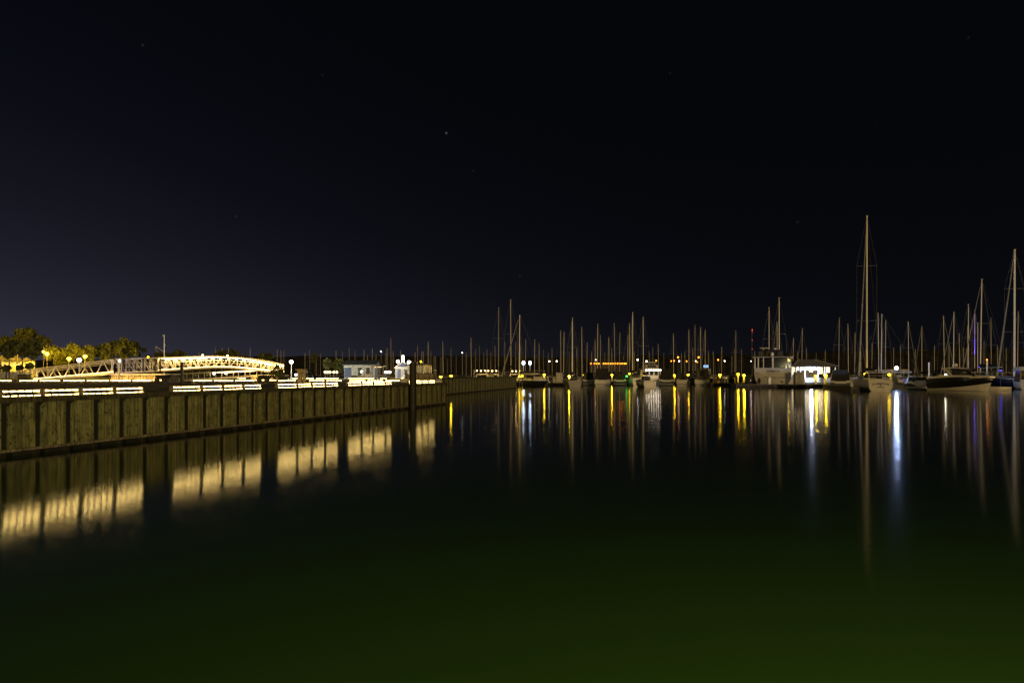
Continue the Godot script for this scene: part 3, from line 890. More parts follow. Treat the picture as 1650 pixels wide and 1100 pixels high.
func shore() -> void:
	var sod := Color(1.0, 0.78, 0.16)
	var gs := "sodium lamps of the park"
	post_lamp("park_lamp", "bright sodium globe lamp against the yellow trees", gs, 75, 570, 97.5, 0.24, "sodium", sod, 75)
	post_lamp("park_lamp", "bright sodium globe lamp against the yellow trees", gs, 110.5, 578, 98, 0.24, "sodium", sod, 75)
	post_lamp("park_lamp", "bright sodium globe lamp against the yellow trees", gs, 136.5, 574, 99, 0.24, "sodium", sod, 75)
	post_lamp("park_lamp", "white globe lamp on a pale post between the sodium lamps", "", 127, 580, 84, 0.24, "white_glow", Color(1, 0.9, 0.75), 14, DECK, "white_paint")
	for s in [[27.5, 554.5], [54, 564], [69.5, 566.5], [1.5, 562]]:
		post_lamp("park_lamp", "small sodium lamp among the dark street trees", "small sodium lamps among the park trees", s[0], s[1], 102, 0.17, "sodium", sod, 45)
	post_lamp("park_lamp", "low white lamp on a purple lit post by the bridge gate", "", 192, 581, 50.9, 0.07, "cool_glow", Color(0.8, 0.75, 1.0), 0.8, 1.45, "white_paint")
	post_lamp("quay_lamp", "bright white star lamp on a white post past the end of the bridge", "", 469, 583, 89, 0.24, "white_glow", Color(0.95, 1.0, 0.95), 70, DECK, "white_paint")
	post_lamp("quay_lamp", "bright white lamp at the left eave of the blue gabled hut", "", 641, 582.5, 88, 0.2, "white_glow", Color(0.95, 1.0, 0.9), 5, DECK, "white_paint")
	post_lamp("quay_lamp", "bright white lamp between the blue gabled hut and the wheelhouse boat", "", 659, 584, 78, 0.22, "white_glow", Color(0.95, 1.0, 0.85), 6, DECK, "white_paint")
	var col := at(649, 578, 95)
	var cl := thing("light_column", "tall glowing white column lamp behind the blue gabled hut", "lamp", Vector3(col.x, DECK, col.z))
	part(cl, "post", MB.new().tube(Vector3.ZERO, Vector3(0, col.y - DECK - 0.5, 0), 0.09, 0.09), M.white_paint)
	part(cl, "lamp_tube", MB.new().tube(Vector3(0, col.y - DECK - 0.5, 0), Vector3(0, col.y - DECK + 0.45, 0), 0.15, 0.15, 12), M.cool_glow)
	part(cl, "cap", MB.new().tube(Vector3(0, col.y - DECK + 0.45, 0), Vector3(0, col.y - DECK + 0.55, 0), 0.17, 0.1, 12), M.white_paint)
	omni(cl, Vector3(0, col.y - DECK, 0.3), Color(0.8, 0.87, 1.0), 3, 0.15)
	for s in [523.5, 527.5, 531.5, 537.5, 542.5]:
		post_lamp("path_lamp", "knee high round path lamp in front of the green lit trees", "path lamps in front of the green lit trees", s, 599.5, 86, 0.13, "bridge_led", Color(1.0, 0.85, 0.55), 0.9)
	for s in [[621, 599.5], [624, 599.5], [628, 599.5], [582, 598.5], [688, 607.0]]:
		post_lamp("path_lamp", "knee high white path lamp along the shore by the hut", "path lamps along the shore by the hut", s[0], s[1], 80, 0.12, "white_glow", Color(1.0, 0.95, 0.88), 6.0)
	for s in [[344.5, 601], [364, 600.5]]:
		post_lamp("path_lamp", "round white path lamp seen under the footbridge arch", "path lamps under the footbridge arch", s[0], s[1], 76, 0.16, "white_glow", Color(1.0, 0.92, 0.75), 2.2)
	# tents
	for s in [[4, 13, 571, "white peaked tent half hidden at the edge of the park"], [24, 11, 570, "white peaked marquee tent between two street trees"], [42, 9, 575, "smaller white peaked tent beside the marquee"]]:
		var dd := 112.0
		var sc := dd / F
		var p := at(s[0], 590, dd)
		var o := thing("tent", s[3], "tent", Vector3(p.x, DECK, p.z))
		var w: float = s[1] * sc
		var ph: float = at(0, s[2], dd).y - DECK
		var eh: float = at(0, 582, dd).y - DECK
		var roof := MB.new()
		for q in 4:
			var a := Vector3(-w if q == 0 or q == 3 else w, eh, w if q < 2 else -w)
			var b := Vector3(w if q < 2 else -w, eh, -w if q == 1 or q == 2 else w)
			if q == 0: b = Vector3(w, eh, w)
			if q == 1: b = Vector3(w, eh, -w)
			if q == 2: b = Vector3(-w, eh, -w)
			if q == 3: b = Vector3(-w, eh, w)
			# a curved sweep up to the peak
			var last := [a, b]
			for t in 4:
				var f := (t + 1) / 4.0
				var y := lerpf(eh, ph, pow(f, 1.6))
				var a2 := Vector3(a.x * (1 - f), y, a.z * (1 - f))
				var b2 := Vector3(b.x * (1 - f), y, b.z * (1 - f))
				roof.quad(last[0], last[1], b2, a2, Vector3((a.x + b.x) / 2, 1.0, (a.z + b.z) / 2))
				last = [a2, b2]
		part(o, "roof", roof, M.tent_cloth)
		var tl := part(o, "added_tent_lamp", MB.new().ball(Vector3(0, eh - 0.1, 0), Vector3(0.14, 0.14, 0.14)), M.sodium)  # added bulb, brightens the tent from inside
		omni(tl, Vector3(0, eh - 0.1, 0), Color(1.0, 0.78, 0.22), 12.0, 0.1)
		part(o, "valance", MB.new().box(Vector3(0, eh - 0.11, w - 0.02), Vector3(w * 2, 0.22, 0.02)), M.tent_cloth)
		part(o, "back_wall", MB.new().box(Vector3(0, eh / 2, -w + 0.03), Vector3(w * 2 - 0.1, eh, 0.03)), M.tent_cloth)
		for x in [-1, 1]:
			part(o, "pole", MB.new().tube(Vector3(x * (w - 0.05), 0, w - 0.06), Vector3(x * (w - 0.05), eh, w - 0.06), 0.04), M.white_paint)
	# low lit kiosk in front of the tents
	var kp := at(22, 600, 92)
	var kk := thing("kiosk", "low lit kiosk counter in front of the white tents", "kiosk", Vector3(kp.x, DECK, kp.z))
	part(kk, "counter", MB.new().box(Vector3(0, 0.45, 0), Vector3(3.6, 0.9, 0.8)), M.cladding)
	part(kk, "roof", MB.new().box(Vector3(0, 2.0, 0), Vector3(4.0, 0.1, 1.2)), M.roof_grey)
	for x in [-1.8, 1.8]: part(kk, "post", MB.new().box(Vector3(x, 1.43, 0.3), Vector3(0.08, 1.06, 0.08)), M.white_paint)
	part(kk, "lamp_strip", MB.new().box(Vector3(0, 1.92, 0.35), Vector3(3.0, 0.05, 0.08)), M.window_glow)
	panel_light(kk, Vector3(0, 1.86, 0.4), Vector3(0, -1, 0.2), Vector2(3.0, 0.08), Color(0.85, 1.0, 0.7), 1.2)
	# flag pole with its yard and flag
	var fp := at(264, 577, 84)
	var fl := thing("flag_pole", "grey flag pole with a slanting yard and a small flag behind the footbridge", "flagpole", Vector3(fp.x, DECK, fp.z))
	var top := at(264, 540.5, 84).y - DECK
	part(fl, "pole", MB.new().tube(Vector3.ZERO, Vector3(0, top, 0), 0.09, 0.05), M.mast_metal)
	part(fl, "finial", MB.new().ball(Vector3(-0.05, top + 0.02, 0), Vector3(0.12, 0.08, 0.08)), M.mast_metal)
	part(fl, "yard", MB.new().tube(Vector3(-0.02, at(0, 567, 84).y - DECK, 0), Vector3(-1.08, at(0, 557.5, 84).y - DECK, 0), 0.03, 0.025), M.mast_metal)
	var fg := MB.new()
	var rows := []
	for i in 7:
		var line := []
		for j in 5:
			line.append(Vector3(-1.12 + j * 0.055 + 0.02 * i, at(0, 560.0, 84).y - DECK - i * 0.09, 0.05 * sin(j * 1.6 + i * 0.8)))
		rows.append(line)
	fg.skin(rows, Vector3(0, 0, -5))
	part(fl, "flag", fg, M.tent_cloth)
	# white boathouse with a dark roof
	var dd := 96.0
	var bp := at(579, 602, dd)
	var bh := thing("boathouse", "long white boathouse with dark pitched roof and shuttered bays", "building", Vector3(bp.x, DECK, bp.z))
	var hw := 25.0 * dd / F
	var eh2: float = at(0, 587, dd).y - DECK
	var rh: float = at(0, 580.5, dd).y - DECK
	part(bh, "wall", MB.new().box(Vector3(0, eh2 / 2, -2.0), Vector3(hw * 2, eh2, 4.0)), M.cladding)
	var gbl := MB.new()
	for x in [-hw + 0.06, hw - 0.06]:
		gbl.prism(PackedVector2Array([Vector2(-2.0, 0), Vector2(2.0, 0), Vector2(0, rh - eh2)]), -0.06, 0.06, Transform3D(Basis(Vector3(0, 0, 1), Vector3.UP, Vector3.LEFT), Vector3(x, eh2, -2.0)))
	part(bh, "gable", gbl, M.cladding)
	for s in [-1.0, 1.0]:
		part(bh, "roof_slope", MB.new().bar(Vector3(0, eh2 - 0.05, -2.0 + s * 2.2), Vector3(0, rh + 0.04, -2.0), hw * 2 + 0.4, 0.08), M.roof_dark)
	for x in [-1.65, 0.05, 1.2]:
		var wd := 0.95 if x < -1 else 0.5
		var w := part(bh, "door", MB.new().box(Vector3(x, eh2 * 0.43, 0.02), Vector3(wd, eh2 * 0.72, 0.05)), M.blue_paint if x < -1 else M.black_paint)
		part(w, "frame", MB.new().box(Vector3(x, eh2 * 0.81, 0.035), Vector3(wd + 0.14, 0.08, 0.07)), M.white_paint)
	part(bh, "gutter", MB.new().bar(Vector3(-hw - 0.1, eh2 - 0.06, 0.14), Vector3(hw + 0.1, eh2 - 0.06, 0.14), 0.09, 0.09), M.white_paint)
	part(bh, "downpipe", MB.new().tube(Vector3(0.55, 0, 0.06), Vector3(0.55, eh2 - 0.1, 0.06), 0.035), M.white_paint)
	# blue gabled hut
	dd = 84.0
	var hp := at(649, 604, dd)
	var hu := thing("hut", "small white hut with a blue gable under the glowing column", "hut", Vector3(hp.x, DECK, hp.z))
	hw = 12.5 * dd / F
	eh2 = at(0, 592, dd).y - DECK
	rh = at(0, 583.5, dd).y - DECK
	part(hu, "wall", MB.new().box(Vector3(0, eh2 / 2, -1.2), Vector3(hw * 2, eh2, 2.4)), M.cladding)
	part(hu, "gable", MB.new().prism(PackedVector2Array([Vector2(-hw, 0), Vector2(hw, 0), Vector2(0, rh - eh2)]), -2.4, 0.0, Transform3D(Basis.IDENTITY, Vector3(0, eh2, 0))), M.blue_paint)
	for s in [-1.0, 1.0]:
		part(hu, "bargeboard", MB.new().bar(Vector3(s * (hw + 0.15), eh2 - 0.08, 0.04), Vector3(0, rh + 0.05, 0.04), 0.1, 0.09), M.white_paint)
	part(hu, "door", MB.new().box(Vector3(-0.45, eh2 * 0.42, 0.02), Vector3(0.4, eh2 * 0.84, 0.05)), M.blue_paint)
	part(hu, "window", MB.new().box(Vector3(0.35, eh2 * 0.55, 0.02), Vector3(0.3, eh2 * 0.5, 0.05)), M.dark_glass)
	part(hu, "band", MB.new().box(Vector3(0, eh2, 0.035), Vector3(hw * 2 + 0.1, 0.1, 0.07)), M.white_paint)
	# parked car with its headlights on
	car(at(483.5, 604, 90))
	# kiosk shelter with a flat roof next to the boathouse
	dd = 88.0
	var sp := at(609, 606, dd)
	var sh := thing("shelter", "small flat roofed timber shelter beside the white boathouse", "shelter", Vector3(sp.x, DECK, sp.z))
	var sh_h: float = at(0, 590, dd).y - DECK
	part(sh, "roof", MB.new().box(Vector3(0, sh_h, -0.4), Vector3(1.7, 0.14, 1.8)), M.rail_timber)
	for x in [-0.7, -0.1, 0.7]:
		part(sh, "post", MB.new().box(Vector3(x, sh_h / 2, 0.3), Vector3(0.1, sh_h - 0.14, 0.1)), M.timber)
	part(sh, "bench", MB.new().box(Vector3(0.25, 0.42, -0.3), Vector3(1.0, 0.1, 0.5)), M.rail_timber)
	part(sh, "lamp_strip", MB.new().box(Vector3(0, sh_h - 0.11, 0), Vector3(0.9, 0.06, 0.1)), M.window_glow)
	panel_light(sh, Vector3(0, sh_h - 0.16, 0.1), Vector3(0, -1, 0.3), Vector2(0.9, 0.1), Color(1.0, 0.78, 0.35), 0.7)
	# stacked crates left of the shelter
	for k in 3:
		var cp := at([571, 580, 592][k], 606, 84)
		var cr := thing("crate", ["low dark slatted crate on the shore in front of the boathouse", "wide orange lit slatted crate in front of the boathouse", "tall brown slatted crate next to the shelter"][k], "crate", Vector3(cp.x, DECK, cp.z))
		var sz: Vector3 = [Vector3(0.75, 0.45, 0.6), Vector3(1.0, 0.4, 0.6), Vector3(0.8, 0.6, 0.6)][k]
		part(cr, "core", MB.new().box(Vector3(0, sz.y / 2, 0), sz - Vector3(0.06, 0.02, 0.06)), M.timber)
		for q in 4: part(cr, "slat", MB.new().box(Vector3(0, sz.y * (q + 0.5) / 4.0, sz.z / 2 - 0.01), Vector3(sz.x, sz.y / 4.0 - 0.03, 0.03)), M.rail_timber if k > 0 else M.cap_timber)
	# bicycle racks and carts: dark things on the back of the near quay
	cart(at(262, 616, 46.0), "dark hand cart with two wheels parked in front of the wide abutment", 1)
	cart(at(426, 616, 46.0), "dark low hand cart parked in front of the narrow abutment", 2)

func car(p: Vector3) -> void:
	var o := thing("parked_car", "dark parked car with its headlights on beside the white star lamp", "car", Vector3(p.x, DECK, p.z), 0.0)
	part(o, "body", MB.new().prism(PackedVector2Array([Vector2(-0.75, 0.18), Vector2(0.75, 0.18), Vector2(0.78, 0.45), Vector2(0.7, 0.68), Vector2(-0.7, 0.68), Vector2(-0.78, 0.45)]), -3.6, 0.0), M.black_gel)
	part(o, "cabin", MB.new().hexa(Vector3(0, 0.9, -2.0), Vector3(1.4, 0.46, 2.3), Vector3(1.1, 0, 1.3)), M.dark_glass)
	part(o, "bumper", MB.new().box(Vector3(0, 0.3, 0.03), Vector3(1.5, 0.14, 0.1)), M.dark_metal)
	for x in [-0.56, 0.56]:
		part(o, "headlight", MB.new().ball(Vector3(x, 0.52, 0.04), Vector3(0.15, 0.1, 0.06)), M.cool_glow)
		omni(o, Vector3(x, 0.52, 0.16), Color(0.85, 0.9, 1.0), 0.8, 0.06)
		for z in [-0.7, -2.9]:
			var w := part(o, "wheel", MB.new().tube(Vector3(x * 1.2 - 0.09, 0.29, z), Vector3(x * 1.2 + 0.09, 0.29, z), 0.29, 0.29, 14), M.rubber)
			part(w, "rim", MB.new().tube(Vector3(x * 1.2 - 0.1, 0.29, z), Vector3(x * 1.2 + 0.1, 0.29, z), 0.17, 0.17, 10), M.mast_worn)

func cart(p: Vector3, label: String, kind: int) -> void:
	var o := thing("hand_cart", label, "cart", Vector3(p.x, DECK, p.z))
	part(o, "tray", MB.new().hexa(Vector3(0, 0.36, 0), Vector3(0.6, 0.24, 0.45), Vector3(0.85, 0, 0.6)), M.black_paint)
	for x in [-0.25, 0.25]:
		var w := part(o, "wheel", MB.new().tube(Vector3(x, 0.17, 0.26), Vector3(x, 0.17, 0.33), 0.17, 0.17, 14), M.rubber)
		part(w, "rim", MB.new().tube(Vector3(x, 0.17, 0.255), Vector3(x, 0.17, 0.335), 0.07, 0.07, 8), M.dark_metal)
	part(o, "handle", MB.new().tube(Vector3(0.38, 0.45, 0.1), Vector3(0.8 if kind == 1 else 0.6, 0.62, 0.1), 0.02), M.dark_metal)
	part(o, "axle", MB.new().tube(Vector3(-0.25, 0.17, 0), Vector3(-0.25, 0.17, 0.26), 0.02), M.dark_metal)
	part(o, "leg", MB.new().bar(Vector3(-0.38, 0.0, 0), Vector3(-0.2, 0.3, 0), 0.03, 0.03, Vector3.BACK), M.dark_metal)
	if kind == 2:
		part(o, "brace", MB.new().bar(Vector3(-0.05, 0.46, 0.2), Vector3(0.4, 0.75, 0.2), 0.03, 0.03, Vector3.BACK), M.dark_metal)
		part(o, "brace", MB.new().bar(Vector3(0.4, 0.46, 0.2), Vector3(-0.05, 0.75, 0.2), 0.03, 0.03, Vector3.BACK), M.dark_metal)

# ---------------------------------------------------------------- docks
func dock(label: String, pts: PackedVector2Array, top := 0.55) -> void:
	var o := thing("floating_dock", label, "dock", Vector3.ZERO)
	var up := Transform3D(Basis(Vector3.RIGHT, Vector3(0, 0, 1), Vector3.UP), Vector3.ZERO)
	part(o, "float", MB.new().prism(pts, -0.3, top - 0.13, up), M.float_top)
	var mid := Vector2.ZERO
	for p in pts: mid += p / pts.size()
	var big := PackedVector2Array()
	for p in pts: big.append(p + (p - mid).normalized() * 0.06)
	part(o, "walkway", MB.new().prism(big, top - 0.13, top, up), M.float_top)
	# rubbing boards along the front edge
	part(o, "rubber_fender", MB.new().bar(Vector3(pts[0].x - 0.05, top - 0.34, pts[0].y + 0.1), Vector3(pts[1].x + 0.05, top - 0.34, pts[1].y + 0.1), 0.08, 0.38), M.rubber)
	var bay := (pts[1] - pts[0]).length()
	var n := int(bay / 1.6)
	for k in n + 1:
		var q := pts[0].lerp(pts[1], float(k) / maxf(n, 1))
		part(o, "fender_strap", MB.new().box(Vector3(q.x, top - 0.3, q.y + 0.15), Vector3(0.07, 0.5, 0.03)), M.dark_metal)

func pedestal(px: float, py: float, dd: float, label: String, e := 0.9, top := 0.55, white := true) -> void:
	var p := at(px, py, dd)
	var o := thing("power_pedestal", label, "pedestal", Vector3(p.x, top, p.z), 0.0, "dock pedestals with yellow lamps")
	var h := maxf(p.y - top, 0.4)
	part(o, "case", MB.new().hexa(Vector3(0, (h - 0.1) / 2, 0), Vector3(0.26, h - 0.1, 0.22), Vector3(0.22, 0, 0.2)), M.white_paint if white else M.cap_timber)
	part(o, "lamp_lens", MB.new().box(Vector3(0, h, 0), Vector3(0.34, 0.17, 0.26)), M.yellow_glow)
	part(o, "hood", MB.new().hexa(Vector3(0, h + 0.115, 0), Vector3(0.42, 0.06, 0.36), Vector3(0.24, 0, 0.2)), M.white_paint)
	omni(o, Vector3(0, h, 0.22), Color(1.0, 0.80, 0.10), e * 2.4, 0.09)

func dock_box(p: Vector3, s: Vector3, label: String, m := "white_gel") -> void:
	var o := thing("dock_box", label, "box", p)
	part(o, "case", MB.new().hexa(Vector3(0, s.y * 0.45, 0), Vector3(s.x, s.y * 0.9, s.z), Vector3(s.x * 0.97, 0, s.z * 0.95)), M[m])
	part(o, "lid", MB.new().hexa(Vector3(0, s.y * 0.95, 0.0), Vector3(s.x * 1.05, s.y * 0.1, s.z * 1.05), Vector3(s.x * 0.96, 0, s.z * 0.9)), M[m])
	part(o, "latch", MB.new().box(Vector3(0, s.y * 0.84, s.z / 2 + 0.015), Vector3(0.07, 0.1, 0.03)), M.dark_metal)

# ---------------------------------------------------------------- boats
# hull with the stern at z = 0 and the bow at -length
func hull_rows(L: float, B: float, fr: float, stern: float, bow_up: float, draft := 0.35, rake := 0.08) -> Array:
	var rows := []
	for i in 13:
		var u := i / 12.0
		var full := lerpf(stern, 1.0, smoothstep(0.0, 0.4, u)) if u < 0.4 else pow(maxf(0.0, cos((u - 0.4) / 0.6 * PI / 2)), 0.75)
		var b := B / 2 * maxf(full, 0.015)
		var sh := fr + bow_up * u * u
		var z := -L * u
		var keel := -draft * (1.0 - pow(u, 4.0))
		var lean := rake * L * pow(u, 3.0)
		var line := []
		var prof := [[1.0, sh], [0.985, lerpf(keel, sh, 0.72)], [0.95, lerpf(keel, sh, 0.48)], [0.82, lerpf(keel, sh, 0.27)], [0.5, lerpf(keel, sh, 0.1)], [0.0, keel]]
		for p in prof:
			line.append(Vector3(-b * p[0], p[1], z + lean * (1.0 - (p[1] - keel) / (sh - keel))))
		for k in range(prof.size() - 2, -1, -1):
			line.append(Vector3(b * prof[k][0], prof[k][1], z + lean * (1.0 - (prof[k][1] - keel) / (sh - keel))))
		rows.append(line)
	return rows

func add_hull(o: Node3D, L: float, B: float, fr: float, stern: float, bow_up: float, hull_mat: Material, deck_mat: Material) -> void:
	var rows := hull_rows(L, B, fr, stern, bow_up)
	var h := MB.new().skin(rows, Vector3(0, fr * 0.4, 0))
	part(o, "hull", h, hull_mat)
	var tr := MB.new()
	var c := Vector3(0, fr * 0.35, 0.0)
	var st: Array = rows[0]
	for k in st.size() - 1: tr.flat(c, st[k], st[k + 1], Vector3.BACK)
	tr.flat(c, st[0], st[st.size() - 1], Vector3.BACK)
	part(o, "transom", tr, hull_mat)
	var dk := MB.new()
	for i in rows.size() - 1:
		var a: Vector3 = rows[i][0] + Vector3(0, -0.03, 0)
		var b: Vector3 = rows[i][10] + Vector3(0, -0.03, 0)
		var e: Vector3 = rows[i + 1][0] + Vector3(0, -0.03, 0)
		var f: Vector3 = rows[i + 1][10] + Vector3(0, -0.03, 0)
		dk.quad(a, b, f, e, Vector3.UP)
	part(o, "deck", dk, deck_mat)
	var rub := MB.new()
	for i in rows.size() - 1:
		for k in [0, 10]: rub.bar(rows[i][k], rows[i + 1][k], 0.05, 0.06)
	rub.bar(rows[0][0], rows[0][10], 0.05, 0.06)
	part(o, "toe_rail", rub, deck_mat)

# rig of a sailing boat; mast foot at z = -zm
func add_rig(o: Node3D, L: float, B: float, fr: float, zm: float, H: float, r: float, mast_mat: Material, furled: bool, cover: Material, spreaders := 1, boom_back := true) -> void:
	var foot := Vector3(0, fr, -zm)
	var head := Vector3(0, H, -zm + 0.1)
	part(o, "mast", MB.new().tube(foot, head, r, r * 0.8, 8), mast_mat)
	part(o, "masthead", MB.new().box(head + Vector3(0.05, 0.04, 0), Vector3(0.3, 0.05, 0.08)), M.dark_metal)
	for k in spreaders:
		var y := fr + (H - fr) * (k + 1) / (spreaders + 1.0) + 0.6
		part(o, "spreader", MB.new().tube(Vector3(-B * 0.33, y, -zm + 0.05), Vector3(B * 0.33, y, -zm + 0.05), 0.022), M.rig_wire)
	var wires := MB.new()
	for s in [-1.0, 1.0]:
		var last := Vector3(s * B * 0.42, fr, -zm + 0.2)
		for k in spreaders:
			var y := fr + (H - fr) * (k + 1) / (spreaders + 1.0) + 0.6
			var p := Vector3(s * B * 0.33, y, -zm + 0.05)
			wires.tube(last, p, 0.011, 0.011, 4, false)
			last = p
		wires.tube(last, head, 0.011, 0.011, 4, false)
	wires.tube(Vector3(0, fr, -0.15), head, 0.011, 0.011, 4, false)
	part(o, "shrouds", wires, M.rig_wire)
	var stem := Vector3(0, fr + 0.25, -L * 0.96)
	if furled: part(o, "furled_sail", MB.new().tube(stem + Vector3(0, 0.3, 0), stem.lerp(head, 0.93), r * 1.05, r * 0.45, 8), M.sail_cloth)
	else: part(o, "forestay", MB.new().tube(stem, head, 0.012, 0.012, 4, false), M.rig_wire)
	var by := fr + 1.15
	var bl := minf(zm - 0.3, L * 0.4)
	if boom_back:
		var bm := part(o, "boom", MB.new().tube(Vector3(0, by, -zm), Vector3(0, by + 0.05, -zm + bl), r * 0.7), mast_mat)
		var sc := MB.new()
		var rows := []
		for i in 7:
			var u := i / 6.0
			var line := []
			for k in 9:
				var t := TAU * k / 8.0
				var rad := lerpf(0.3, 0.13, u)
				line.append(Vector3(cos(t) * rad * 0.55, by + 0.12 + sin(t) * rad * 0.8 + rad * 0.3, -zm + 0.05 + bl * 0.95 * u))
			rows.append(line)
		sc.skin(rows, Vector3(0, by + 0.15, 0))
		part(bm, "sail_cover", sc, cover)

func sailboat(label: String, L: float, B: float, fr: float, H: float, mast_r: float, hull_mat: Material, mast_mat: Material, furled: bool, cover: Material, group := "", spreaders := 1, top_mat: Material = null) -> Node3D:
	var o := thing("sailboat", label, "sailboat", Vector3.ZERO, 0.0, group)
	if top_mat == null: top_mat = M.white_gel
	add_hull(o, L, B, fr, 0.74, fr * 0.3, hull_mat, top_mat)
	part(o, "coachroof", MB.new().hexa(Vector3(0, fr + 0.2, -L * 0.52), Vector3(B * 0.58, 0.42, L * 0.36), Vector3(B * 0.46, 0, L * 0.3)), top_mat)
	for s in [-1.0, 1.0]:
		part(o, "cabin_window", MB.new().bar(Vector3(s * B * 0.272, fr + 0.22, -L * 0.4), Vector3(s * B * 0.272, fr + 0.22, -L * 0.62), 0.02, 0.12), M.dark_glass)
	part(o, "cockpit_coaming", MB.new().box(Vector3(0, fr + 0.1, -L * 0.2), Vector3(B * 0.55, 0.22, L * 0.24)), top_mat)
	part(o, "sprayhood", MB.new().hexa(Vector3(0, fr + 0.62, -L * 0.35), Vector3(B * 0.5, 0.5, 0.9), Vector3(B * 0.42, 0, 0.6)), cover)
	var pul := MB.new()
	for s in [-1.0, 1.0]:
		pul.tube(Vector3(s * B * 0.34, fr, -0.06), Vector3(s * B * 0.34, fr + 0.6, -0.06), 0.014, 0.014, 5)
		pul.tube(Vector3(s * B * 0.34, fr + 0.6, -0.06), Vector3(s * B * 0.4, fr + 0.6, -L * 0.16), 0.014, 0.014, 5)
		pul.tube(Vector3(s * B * 0.4, fr, -L * 0.16), Vector3(s * B * 0.4, fr + 0.6, -L * 0.16), 0.014, 0.014, 5)
	pul.tube(Vector3(-B * 0.34, fr + 0.6, -0.06), Vector3(B * 0.34, fr + 0.6, -0.06), 0.014, 0.014, 5)
	part(o, "pushpit", pul, M.mast_metal)
	add_rig(o, L, B, fr, L * 0.58, H, mast_r, mast_mat, furled, cover, spreaders)
	return o

# motor cruiser with a canvas enclosure, stern at z = 0
func cruiser(label: String, p: Vector3, turn: float, L: float, B: float, top: float, canvas: String, hull_mat: Material, windows: bool) -> Node3D:
	var o := thing("motor_cruiser", label, "motorboat", p, turn - atan2(p.x, -p.z) * 0.92)
	var fr := 0.85
	add_hull(o, L, B, fr, 0.94, 0.4, hull_mat, M.white_gel)
	var sw := part(o, "swim_platform", MB.new().box(Vector3(0, 0.3, 0.4), Vector3(B * 0.9, 0.09, 0.8)), M.white_gel)
	part(sw, "edge", MB.new().box(Vector3(0, 0.3, 0.82), Vector3(B * 0.86, 0.07, 0.03)), M.timber)
	var ch := top - fr
	part(o, "canvas_enclosure", MB.new().hexa(Vector3(0, fr + ch * 0.5, -L * 0.22), Vector3(B * 0.94, ch, L * 0.4), Vector3(B * 0.72, 0, L * 0.32)), M[canvas])
	part(o, "hardtop", MB.new().box(Vector3(0, top + 0.03, -L * 0.24), Vector3(B * 0.76, 0.07, L * 0.36)), M[canvas])
	if windows:
		for s in [-1.0, 1.0]:
			part(o, "vinyl_window", MB.new().hexa(Vector3(s * B * 0.26, fr + ch * 0.55, -L * 0.0068), Vector3(B * 0.2, ch * 0.5, 0.02), Vector3(B * 0.17, 0, 0.02), Basis(Vector3.RIGHT, -atan2(L * 0.04, ch))), M.clear_vinyl)
		part(o, "door_flap", MB.new().hexa(Vector3(0, fr + ch * 0.66, -L * 0.012), Vector3(B * 0.22, ch * 0.42, 0.02), Vector3(B * 0.2, 0, 0.02), Basis(Vector3.RIGHT, -atan2(L * 0.04, ch))), M.black_canvas)
	part(o, "foredeck_cabin", MB.new().hexa(Vector3(0, fr + 0.3, -L * 0.55), Vector3(B * 0.7, 0.55, L * 0.3), Vector3(B * 0.5, 0, L * 0.18)), M.white_gel)
	part(o, "cockpit_side", MB.new().box(Vector3(0, fr * 0.9 + 0.1, 0.02), Vector3(B * 0.55, 0.3, 0.05)), M.white_gel)
	for s in [-1.0, 1.0]:
		part(o, "corner_block", MB.new().hexa(Vector3(s * B * 0.36, fr + 0.12, -0.2), Vector3(B * 0.2, 0.3, 0.5), Vector3(B * 0.17, 0, 0.4)), M.white_gel)
	return o

func letters(parent: Node3D, called: String, text: String, pos: Vector3, size: float, m: Material, arch := 0.0) -> void:
	var f := SystemFont.new()
	f.font_names = PackedStringArray(["Droid Serif"])
	f.font_weight = 700
	var holder := Node3D.new()
	holder.name = called
	parent.add_child(holder, true)
	var n := text.length()
	for k in n:
		if text[k] == " ": continue
		var tm := TextMesh.new()
		tm.font = f
		tm.font_size = 64
		tm.pixel_size = size / 46.0
		tm.depth = 0.01
		tm.text = text[k]
		tm.material = m
		var u := (k - (n - 1) / 2.0)
		var o := put(holder, "letter", tm, Transform3D(Basis(Vector3.BACK, -u * arch * 0.06), pos + Vector3(u * size * 1.02, -u * u * arch * size * 0.03, 0)))
		o.name = "letter" if k == 0 else "letter_%03d" % k

